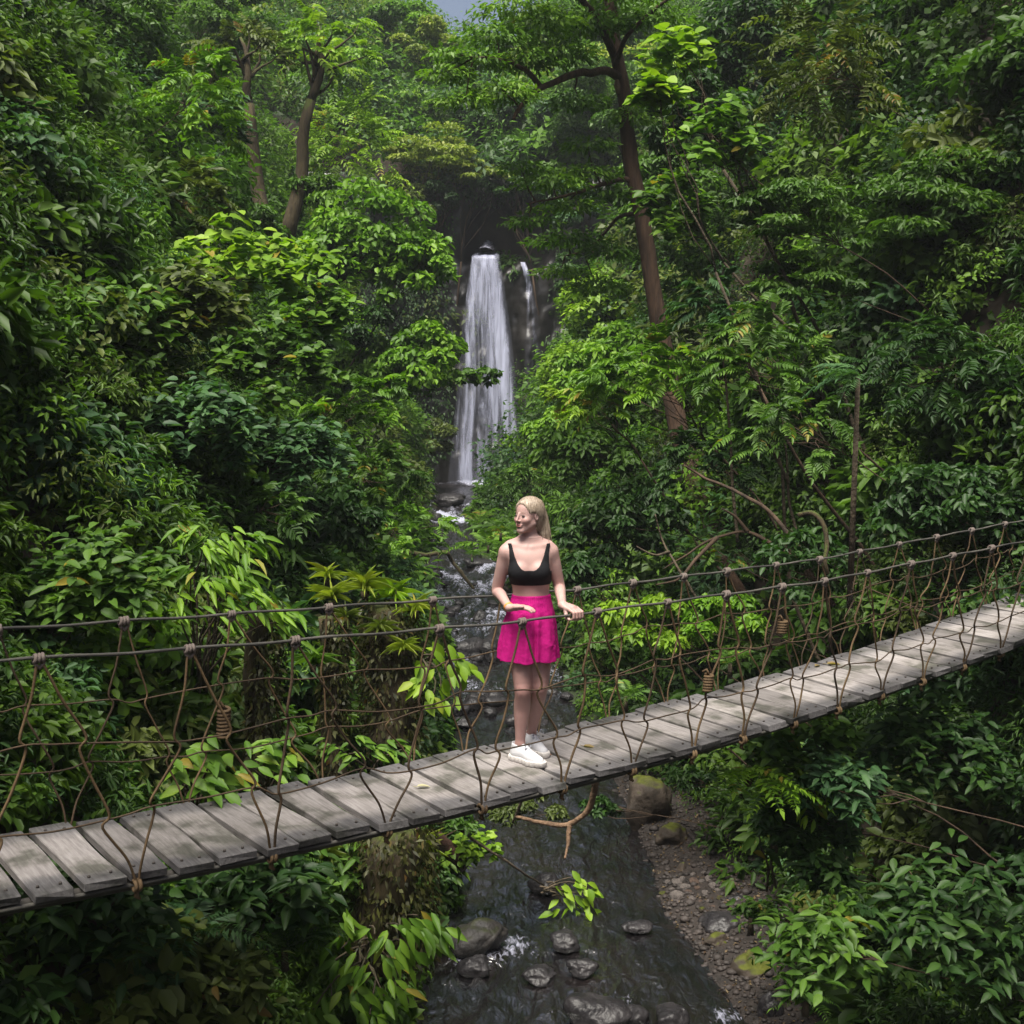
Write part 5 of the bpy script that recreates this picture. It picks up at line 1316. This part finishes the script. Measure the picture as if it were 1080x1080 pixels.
# ---- bromeliad-covered mossy stump by the left of the bridge
rng=np.random.default_rng(31)
def stump(label,px0,px1,ytop,ybot,Y,seed):
    rng=np.random.default_rng(seed); base=at((px0+px1)/2,ybot,Y); m=mpp(Y)
    root=make_root('mossy_stump',label,'stump',base); mb=MB()
    w=(px1-px0)/2*m
    a=base.copy(); b=at((px0+px1)/2+rng.uniform(-6,6),ytop,Y)
    k=14; t=np.linspace(0,1,k); P=a+(b-a)*t[:,None]+.10*np.stack([vnoise(t*3+seed,0),vnoise(t*3+seed,4.),t*0],1)
    mb.tube(P,w*(1.0-.35*t+.22*fbm(t*5+seed,1.,o=2)),14)
    finish(root,mb,'trunk',MATS['bark_moss'])
    fol=MB(); nn=int(2600*w*np.linalg.norm(b-a)/.12*.12/.2)
    tt=rng.random(nn); q=a+(b-a)*tt[:,None]; d=rand_dirs(rng,nn); d[:,2]*=.3; d=nrm(d)
    Pp=q+d*(w*1.02*rng.uniform(.8,1.35,nn))[:,None]
    put_leaves(fol,Pp,d*.5-UP*.8+rng.normal(size=(nn,3))*.4,d+rng.normal(size=(nn,3))*.3,rng.uniform(.03,.09,nn),rng.uniform(.015,.035,nn),'lo',None,rng)
    finish(root,fol,'moss',MATS['brown']); return root,a,b,w
def bromeliad(px,py,Y,size,label,pal='yellow',seed=1,n=26):
    rng=np.random.default_rng(seed); c=at(px,py,Y); L=size*mpp(Y)
    root=make_root('bromeliad',label,'bromeliad',c,'bromeliads on the mossy stumps'); mb=MB(); rosette(mb,c,n,L,L*.11,rng)
    mb2=MB(); mb2.tube([c-UP*L*.3,c-UP*L*.05],[L*.10,L*.14],7); finish(root,mb2,'stem',MATS['bark_moss']); finish(root,mb,'foliage',MATS[pal])
stump('mossy brown stump under the bromeliads left of the stream, behind the bridge',388,440,640,780,10.6,3)
stump('slender mossy trunk left of the bromeliad stump behind the bridge ropes',338,362,650,830,10.2,4)
stump('dark mossy trunk standing at the far left behind the bridge',262,292,640,830,9.6,5)
stump('thick moss-hung mound below the near edge of the deck at left',378,452,872,1010,8.9,6)
for i,(px,py,Y,sz_,lb,pal) in enumerate([(350,632,10.4,30,'spiky yellow-green bromeliad at the left end of the stump top','yellow'),(385,622,10.5,36,'largest yellow-green bromeliad in the middle of the stump top','yellow'),
      (415,630,10.6,32,'bromeliad right of the largest one on the stump top','lime'),(438,645,10.5,28,'bromeliad at the right end of the stump top by the rope knot','yellow'),(365,655,10.2,26,'olive bromeliad hanging below the rope at the stump left','olive'),
      (400,665,10.3,26,'bromeliad tucked under the hand rope in the middle','olive'),(425,685,10.3,24,'small bromeliad low on the right flank of the stump','yellow'),(330,700,10,30,'dark spiky bromeliad left of the stump behind the hanger ropes','green'),
      (345,610,10.8,26,'small pale bromeliad highest on the left of the stump','yellow'),
      (345,905,8.8,34,'spiky bromeliad under the deck at the left of the mossy mound','olive'),(445,900,9.2,34,'yellow-green bromeliad at the right of the mossy mound near the water','yellow'),(405,868,9.4,30,'bromeliad on top of the mossy mound right under the deck','olive')]):
    bromeliad(px,py,Y,sz_,lb,pal,400+i)

# ---- plants with long lance-shaped leaves
def lance_plant(label,spots,pal,L,seed,base,W=.24,cat='plant',kind='lance_leaved_plant',hang=.55,nl=9):
    """spots: (px,py,Y,dirx) tips of leafy shoots"""
    rng=np.random.default_rng(seed); b=at(*base); root=make_root(kind,label,cat,b); fol=MB(); wood=MB()
    for (px,py,Y,dx) in spots:
        q=at(px,py,Y); l=L*mpp(Y)
        stem_tube(wood,b+rng.normal(size=3)*.04,q,.012,.005,rng,sag=.12,n=5,wob=.1)
        for j in range(nl):
            a=rng.uniform(-1.3,1.3)+(0 if dx>=0 else math.pi); d=np.array([math.cos(a)*.8,math.sin(a)*.6-.25,-hang*rng.uniform(.3,1.5)+.1])
            put_leaves(fol,[q+rng.normal(size=3)*l*.28],[d],[UP+np.array([0,-.5,0])+rng.normal(size=3)*.25],l*rng.uniform(.75,1.15),l*W*rng.uniform(.85,1.15),'lance',[rng.uniform(.25,1)],rng)
    finish(root,wood,'stem',MATS['twig']); finish(root,fol,'foliage',MATS[pal]); return root
lance_plant('bright plant with long drooping lance leaves at the left above the hand rope',
   [(195,560,9.4,1),(215,575,9.3,1),(235,590,9.3,1),(255,600,9.2,1),(200,600,9.1,-1),(225,612,9.1,1),(250,625,9.1,1),(270,630,9.1,1),(190,640,9,1),(210,560,9.4,-1),(245,565,9.4,1),(285,640,9.2,1),(240,650,9,1),(300,655,9.2,1),(265,575,9.4,1)],'fresh',27,51,(215,720,9.5),nl=13)
lance_plant('plant with glossy drooping lance leaves hanging over the water below the deck at left',
   [(420,975,8.3,1),(395,985,8.2,-1),(440,965,8.5,1),(410,1010,8.1,1),(380,1015,8,-1),(360,1000,8,-1),(455,985,8.5,1),(430,1000,8.3,1),(375,1040,7.9,1),(350,1050,7.8,-1),(405,1050,7.9,1),(330,1065,7.7,1),(465,975,8.6,1),(365,975,8.2,1),(390,1070,7.8,1)],'mid',30,52,(390,1000,8.9),W=.32,hang=.95,nl=8)
lance_plant('bright heart-leaved climber dangling beside the paired rope knots left of the woman',
   [(455,690,9.6,1),(470,705,9.6,1),(450,715,9.5,-1),(465,725,9.5,1),(480,690,9.7,1),(455,740,9.5,1),(440,725,9.5,-1),(488,700,9.7,1)],'lime',21,53,(452,700,10.2),W=.5,hang=1.0,nl=6)
lance_plant('pale green plant with paired oval leaves behind the left deck edge',
   [(192,805,6.9,1),(205,795,6.9,1),(222,800,6.95,1),(235,815,7,1),(212,822,6.8,1),(195,828,6.8,-1),(228,838,6.8,1)],'mid',30,54,(205,860,7.2),W=.4,hang=.35,nl=5)
lance_plant('fresh green plant with pinnate leaves behind the deck right of the coiled rope',
   [(265,790,7.9,1),(280,800,7.9,1),(295,790,8,1),(300,808,7.9,1),(285,782,8,-1),(262,808,7.8,1)],'mid',26,55,(280,850,8.2),W=.36,hang=.3,nl=6)
lance_plant('low bright leafy plant behind the deck near the middle left',
   [(380,780,10,1),(395,790,10,1),(410,785,10,1),(368,795,9.9,-1),(425,790,10.2,1),(350,790,9.8,-1)],'mid',17,56,(395,810,10.2),W=.36,hang=.3,nl=9)
lance_plant('leafy twig of yellow-green leaves lying on a rock in mid stream',
   [(590,935,12.75,1),(605,925,12.75,1),(618,935,12.75,1),(600,948,12.75,1),(612,958,12.75,1),(622,965,12.75,1),(595,955,12.75,-1),(615,945,12.75,1)],'lime',17,57,(575,937,12.75),W=.5,hang=.6,nl=5)
lance_plant('tall plant with a pair of broad pale leaves in the dark of the right bank',
   [(800,880,9.6,-1),(815,890,9.6,1),(808,868,9.6,1)],'green',30,58,(812,930,9.8),W=.36,hang=.3,nl=3)
lance_plant('plant with hanging yellow-green young leaves under the deck at the right',
   [(845,815,9.2,1),(860,825,9.2,1),(875,835,9.2,1),(855,840,9.1,1),(870,850,9.1,1),(885,845,9.1,1),(850,855,9.1,-1),(868,812,9.2,1)],'lime',17,59,(870,800,9.8),W=.3,hang=1.4,nl=7)
# ---- ferns
def fern(label,px,py,Y,size,n,pal,seed,sag=.55,az=None,elev=(.35,1.1),pairs=15,kind='fern',lw=.055,trunk=None):
    rng=np.random.default_rng(seed); c=at(px,py,Y); root=make_root(kind,label,'fern',c,'ferns on the banks'); mb=MB()
    fern_fronds(mb,c,n,size*mpp(Y),rng,sag,pairs,elev,None,az,.26,lw)
    finish(root,mb,'fronds',MATS[pal])
    w2=MB(); b=c.copy(); b[2]-=(.15 if trunk is None else trunk); w2.tube([b,c],[.03,.02],7); finish(root,w2,'stem',MATS['twig'])
fern('bright broad-fronded fern below the right part of the deck',790,808,8.9,66,7,'fresh',61,.35,(3.3,6.1),(-.05,.35),11,lw=.10)
fern('second bright fern just right of the broad-fronded one under the deck',822,822,8.9,52,7,'fresh',62,.4,(2.8,6.2),(-.1,.35),12,lw=.09)
fern('dim fern low on the right bank above the gravel',818,884,10,42,7,'green',63,.5,pairs=18)
fern('dark fern hanging at the right bank near the bottom',850,905,9.4,44,7,'dark',64,.5,pairs=18)
fern('small dark fern beside the gravel pile stones',792,968,10,30,7,'dark',65)
fern('grey-green tree fern frond cluster at the right edge above the bridge',905,395,10.5,70,9,'blue',66,.45,(2.2,4.2),(.0,.7),20,trunk=2.)
fern('pale fern behind the woman\'s right shoulder by the stream',515,575,24,46,9,'mid',67,.5)
fern('pale green fern left of the woman\'s head on the stream bank',505,552,26,44,9,'mid',68,.5)
fern('spreading fern just left of the woman\'s face',528,562,22,48,9,'green',69,.5)
fern('fern on the bank below the cascades, right of the falling stream',498,585,25,36,8,'green',70,.5)
fern('dark fern at the left of the stream behind the bromeliads',440,640,17,46,9,'blue',71,.5)
fern('dark fern by the left bank just above the hand rope',425,605,20,40,9,'green',72,.5)
fern('green fern under the near deck edge at left',300,905,8.6,60,8,'green',73,.5)
fern('drooping fern in the bottom left among the dark shrubs',300,1000,7.6,80,8,'dark',74,.5)
fern('bluish fern at the bottom left edge of the photo',205,985,7,90,8,'blue',75,.5)
fern('fern at the foot of the sunlit shrubs behind the bridge',660,735,12.5,40,9,'green',76,.5)
fern('fern in front of the dark stump right of the rope coil',770,700,12.2,44,9,'green',77,.5)
fern('moss-green fern at the bottom right bank',850,1050,8.2,50,8,'green',78,.5)

# ---- undergrowth: the uncountable low leaves that clothe both slopes
rng=np.random.default_rng(99)
und=MB()
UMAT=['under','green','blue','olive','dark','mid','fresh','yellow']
def clothe(nb,yr,seed,leaf,rb,nsub,per,asp=(.22,.7),kind='lo',pm=(.42,.2,.08,.1,.12,.08,0,0)):
    """bushes as domes of leaf clumps sitting on the slope, dark hollows between them"""
    rng=np.random.default_rng(seed)
    Y=yr[0]+(yr[1]-yr[0])*rng.random(nb)**.9; half=(.50*Y+1.0); X=(rng.random(nb)*2-1)*half
    Z=terrain(X,Y); d=np.where(Y>47.8,5.,np.abs(X-sx(Y))-sw(Y))
    keep=(d>.15)&(Z-CAMZ<.34*Y+1.5)&(Z-CAMZ>-.62*Y-1)
    keep&=~((Y>43)&(Y<48.4)&(X>-3.3)&(X<1.6))
    keep&=~((X>sx(Y))&(Y<17.2)&(Y>8)&(d<np.interp(Y,[8,10,11.5,13,15,17],[.7,.7,1.05,1.3,1.2,.4])))
    X,Y,Z,d=X[keep],Y[keep],Z[keep],d[keep]; m=len(X)
    Rb=np.minimum(rb*rng.uniform(.45,1.35,m),.12+d*.8); hgt=rng.uniform(.6,1.3,m)
    e=.15; gx=(terrain(X+e,Y)-Z)/e; gy=(terrain(X,Y+e)-Z)/e; Nn=nrm(np.stack([-gx,-gy,np.ones_like(gx)*1.4],1))
    tone=np.clip(.42+.55*fbm(X*.35,Y*.35,seed,o=2)+rng.normal(size=m)*.16,0,1); ap=rng.uniform(*asp,m); Lf=leaf*np.exp(rng.normal(size=m)*.38); mk=rng.choice(8,m,p=pm)
    # clumps over each dome
    d1=rand_dirs(rng,m*nsub); d1=nrm(d1+np.repeat(Nn,nsub,0)*.75)
    C=np.repeat(np.stack([X,Y,Z],1),nsub,0)+d1*(np.repeat(Rb,nsub)*rng.uniform(.7,1.0,m*nsub))[:,None]*np.stack([np.ones(m*nsub),np.ones(m*nsub),np.repeat(hgt,nsub)],1)
    rc=np.repeat(Rb,nsub)*rng.uniform(.22,.42,m*nsub); tc=np.clip(np.repeat(tone,nsub)+rng.normal(size=m*nsub)*.12,0,1)
    k=per; M=len(C); d2=rand_dirs(rng,M*k); d2=nrm(d2+np.repeat(d1,k,0)*.35)
    P=np.repeat(C,k,0)+d2*np.repeat(rc,k)[:,None]*rng.uniform(.4,1.05,M*k)[:,None]*np.array([1,1,.7])
    N2=nrm(UP*.7+np.repeat(d1,k,0)*.6+d2*.5+rng.normal(size=(M*k,3))*.35)
    D=nrm(d2*np.array([1,1,.3])+rng.normal(size=(M*k,3))*.5-UP*.35)
    l=np.repeat(np.repeat(Lf,nsub),k)*rng.uniform(.7,1.2,M*k); v=np.clip(np.repeat(tc,k)*.65+rng.random(M*k)*.35,0,.9)
    put_leaves(und,P,D,N2,l,l*np.repeat(np.repeat(ap,nsub),k),kind,v,rng)
    und.mi[-1]=np.repeat(np.repeat(np.repeat(mk,nsub),k),len(TM[kind][1]))
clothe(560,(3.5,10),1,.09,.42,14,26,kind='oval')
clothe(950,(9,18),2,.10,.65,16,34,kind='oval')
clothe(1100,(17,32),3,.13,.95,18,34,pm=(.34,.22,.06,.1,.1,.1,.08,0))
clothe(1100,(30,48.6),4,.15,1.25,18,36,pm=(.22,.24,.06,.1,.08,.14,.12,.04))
clothe(2600,(48.4,112),5,.25,2.2,20,32,pm=(.06,.2,.05,.08,.04,.25,.22,.10))  # yellow-green leaf mix, brightened up here to paint the canopy glow
# a low carpet under the bushes so that no bare slope shows
def carpet(n,yr,seed,leaf):
    rng=np.random.default_rng(seed); Y=yr[0]+(yr[1]-yr[0])*rng.random(n)**.8; X=(rng.random(n)*2-1)*(.5*Y+1)
    d=np.where(Y>47.8,5.,np.abs(X-sx(Y))-sw(Y)); Z=terrain(X,Y)
    keep=(d>.1)&~((X>sx(Y))&(Y<17.2)&(Y>8)&(d<np.interp(Y,[8,10,11.5,13,15,17],[.5,.5,.85,1.0,.9,.3])))&(Z-CAMZ<.34*Y+1.5)
    X,Y,Z=X[keep],Y[keep],Z[keep]; m=len(X); e=.15; gx=(terrain(X+e,Y)-Z)/e; gy=(terrain(X,Y+e)-Z)/e
    Nn=nrm(np.stack([-gx,-gy,np.ones_like(gx)],1)); l=leaf*rng.uniform(.6,1.5,m)
    P=np.stack([X,Y,Z],1)+Nn*(l*rng.uniform(.1,1.6,m))[:,None]
    put_leaves(und,P,nrm(rng.normal(size=(m,3))-UP*.5+Nn*.3),nrm(Nn+UP*.4+rng.normal(size=(m,3))*.4),l,l*.5,'lo',np.clip(rng.random(m)*.75,0,.9),rng)
carpet(30000,(3.5,17),21,.11); carpet(40000,(16,49),22,.18); carpet(60000,(48.3,112),23,.38)
o=und.build('undergrowth',[MATS[q] for q in UMAT]); tag(o,'dense mixed green undergrowth clothing both slopes of the gorge','undergrowth',kind='stuff')
# leaf litter and small pebbles on the gravel bank
mb=MB(); rng=np.random.default_rng(15); n=2600; Y=rng.uniform(9.3,17.2,n); X=sx(Y)+sw(Y)+rng.uniform(-.1,1.5,n); Z=gravel_z(X,Y)+.012
put_leaves(mb,np.stack([X,Y,Z],1),nrm(rng.normal(size=(n,3))*np.array([1,1,.25])),nrm(UP+rng.normal(size=(n,3))*.4),rng.uniform(.02,.06,n),rng.uniform(.01,.03,n),'lo',None,rng)
tag(mb.build('leaf_litter',MATS['litter']),'brown leaf litter strewn over the gravel bank','leaf litter',kind='stuff')
bm=bmesh.new(); bmesh.ops.create_icosphere(bm,subdivisions=1,radius=1); pv=np.array([q.co[:] for q in bm.verts]); pf=np.array([[q.index for q in p.verts] for p in bm.faces]); bm.free()
mb=MB(); n=1500; Y=rng.uniform(9.3,17.0,n); X=sx(Y)+sw(Y)+rng.uniform(-.35,1.1,n)*rng.random(n)**.5; Z=gravel_z(X,Y)
for i in range(n):
    r=rng.uniform(.012,.04)*(1+.8*(rng.random()<.1)); mb.add(pv*np.array([r,r*rng.uniform(.7,1),r*.6])*(1+.12*rng.normal(size=(len(pv),1)))+[X[i],Y[i],Z[i]+r*.2],pf)
tag(mb.build('pebbles',MATS['pebble']),'small dark pebbles covering the gravel bank','pebbles',kind='stuff')
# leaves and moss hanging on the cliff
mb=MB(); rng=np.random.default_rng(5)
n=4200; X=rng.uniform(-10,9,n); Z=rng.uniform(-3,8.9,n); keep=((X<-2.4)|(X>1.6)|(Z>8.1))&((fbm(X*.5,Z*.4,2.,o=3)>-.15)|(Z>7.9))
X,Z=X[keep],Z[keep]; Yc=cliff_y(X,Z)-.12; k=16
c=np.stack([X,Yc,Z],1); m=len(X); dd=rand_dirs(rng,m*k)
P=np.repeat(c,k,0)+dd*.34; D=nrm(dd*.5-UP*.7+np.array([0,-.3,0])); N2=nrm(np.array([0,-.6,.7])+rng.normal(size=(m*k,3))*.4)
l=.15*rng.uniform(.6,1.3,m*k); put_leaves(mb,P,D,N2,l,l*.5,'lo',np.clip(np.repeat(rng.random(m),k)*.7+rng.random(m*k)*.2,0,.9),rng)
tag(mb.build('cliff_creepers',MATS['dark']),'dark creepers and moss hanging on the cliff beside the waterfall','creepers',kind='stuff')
# ------------------------------------------------------------------ light, sky, camera
w=bpy.data.worlds.new('World'); scene.world=w; w.use_nodes=True
nt=w.node_tree; nt.nodes.clear()
out=nt.nodes.new('ShaderNodeOutputWorld'); bg=nt.nodes.new('ShaderNodeBackground'); sky=nt.nodes.new('ShaderNodeTexSky')
SUN_EL,SUN_AZ=R(70),R(205)     # azimuth measured clockwise from +Y (behind the camera, a little left)
sky.sky_type='NISHITA'; sky.sun_disc=False; sky.sun_elevation=SUN_EL; sky.sun_rotation=SUN_AZ; sky.dust_density=6; sky.air_density=.8; sky.ozone_density=.6
bg.inputs['Strength'].default_value=.055
hs=nt.nodes.new('ShaderNodeHueSaturation'); hs.inputs['Saturation'].default_value=.92; hs.inputs['Value'].default_value=1.25
nt.links.new(sky.outputs[0],hs.inputs['Color']); nt.links.new(hs.outputs[0],bg.inputs['Color']); nt.links.new(bg.outputs[0],out.inputs['Surface'])
sd=bpy.data.lights.new('sun','SUN'); sd.energy=4.2; sd.angle=R(32); sd.color=(1,.96,.86)
so=bpy.data.objects.new('sun',sd); COL.objects.link(so)
d=Vector((math.sin(SUN_AZ)*math.cos(SUN_EL),math.cos(SUN_AZ)*math.cos(SUN_EL),math.sin(SUN_EL)))
so.rotation_euler=d.to_track_quat('Z','Y').to_euler(); so.location=(0,0,40)
cd=bpy.data.cameras.new('camera'); cd.sensor_width=36; cd.sensor_fit='HORIZONTAL'; cd.lens=36*F_PX/1080; cd.clip_start=.05; cd.clip_end=2000
co=bpy.data.objects.new('camera',cd); COL.objects.link(co); co.location=(0,0,CAMZ); co.rotation_euler=(math.pi/2-PITCH,0,0)
scene.camera=co
vs=scene.view_settings; vs.view_transform='Standard'; vs.look='None'; vs.gamma=1; vs.use_curve_mapping=False; vs.exposure=1.2
cy=scene.cycles
cy.max_bounces=7; cy.diffuse_bounces=3; cy.glossy_bounces=3; cy.transmission_bounces=3; cy.transparent_max_bounces=12; cy.volume_bounces=0
cy.caustics_reflective=False; cy.caustics_refractive=False; cy.use_denoising=True; cy.sample_clamp_indirect=4
scene.render.use_persistent_data=False

# ---- the damp air of the gorge
mb=MB(); mb.box((0,62,22),(190,170,60)); hz=mb.build('haze',[],smooth=False)
m,nt,out=new_mat('haze_air'); pv=N(nt,'ShaderNodeVolumePrincipled'); pv.inputs['Color'].default_value=(.86,.92,1,1); pv.inputs['Density'].default_value=.0006; pv.inputs['Anisotropy'].default_value=.2
nt.links.new(pv.outputs[0],out.inputs['Volume']); hz.data.materials.append(m); tag(hz,'thin pale haze hanging in the gorge air','haze',kind='stuff')
cy.volume_bounces=0
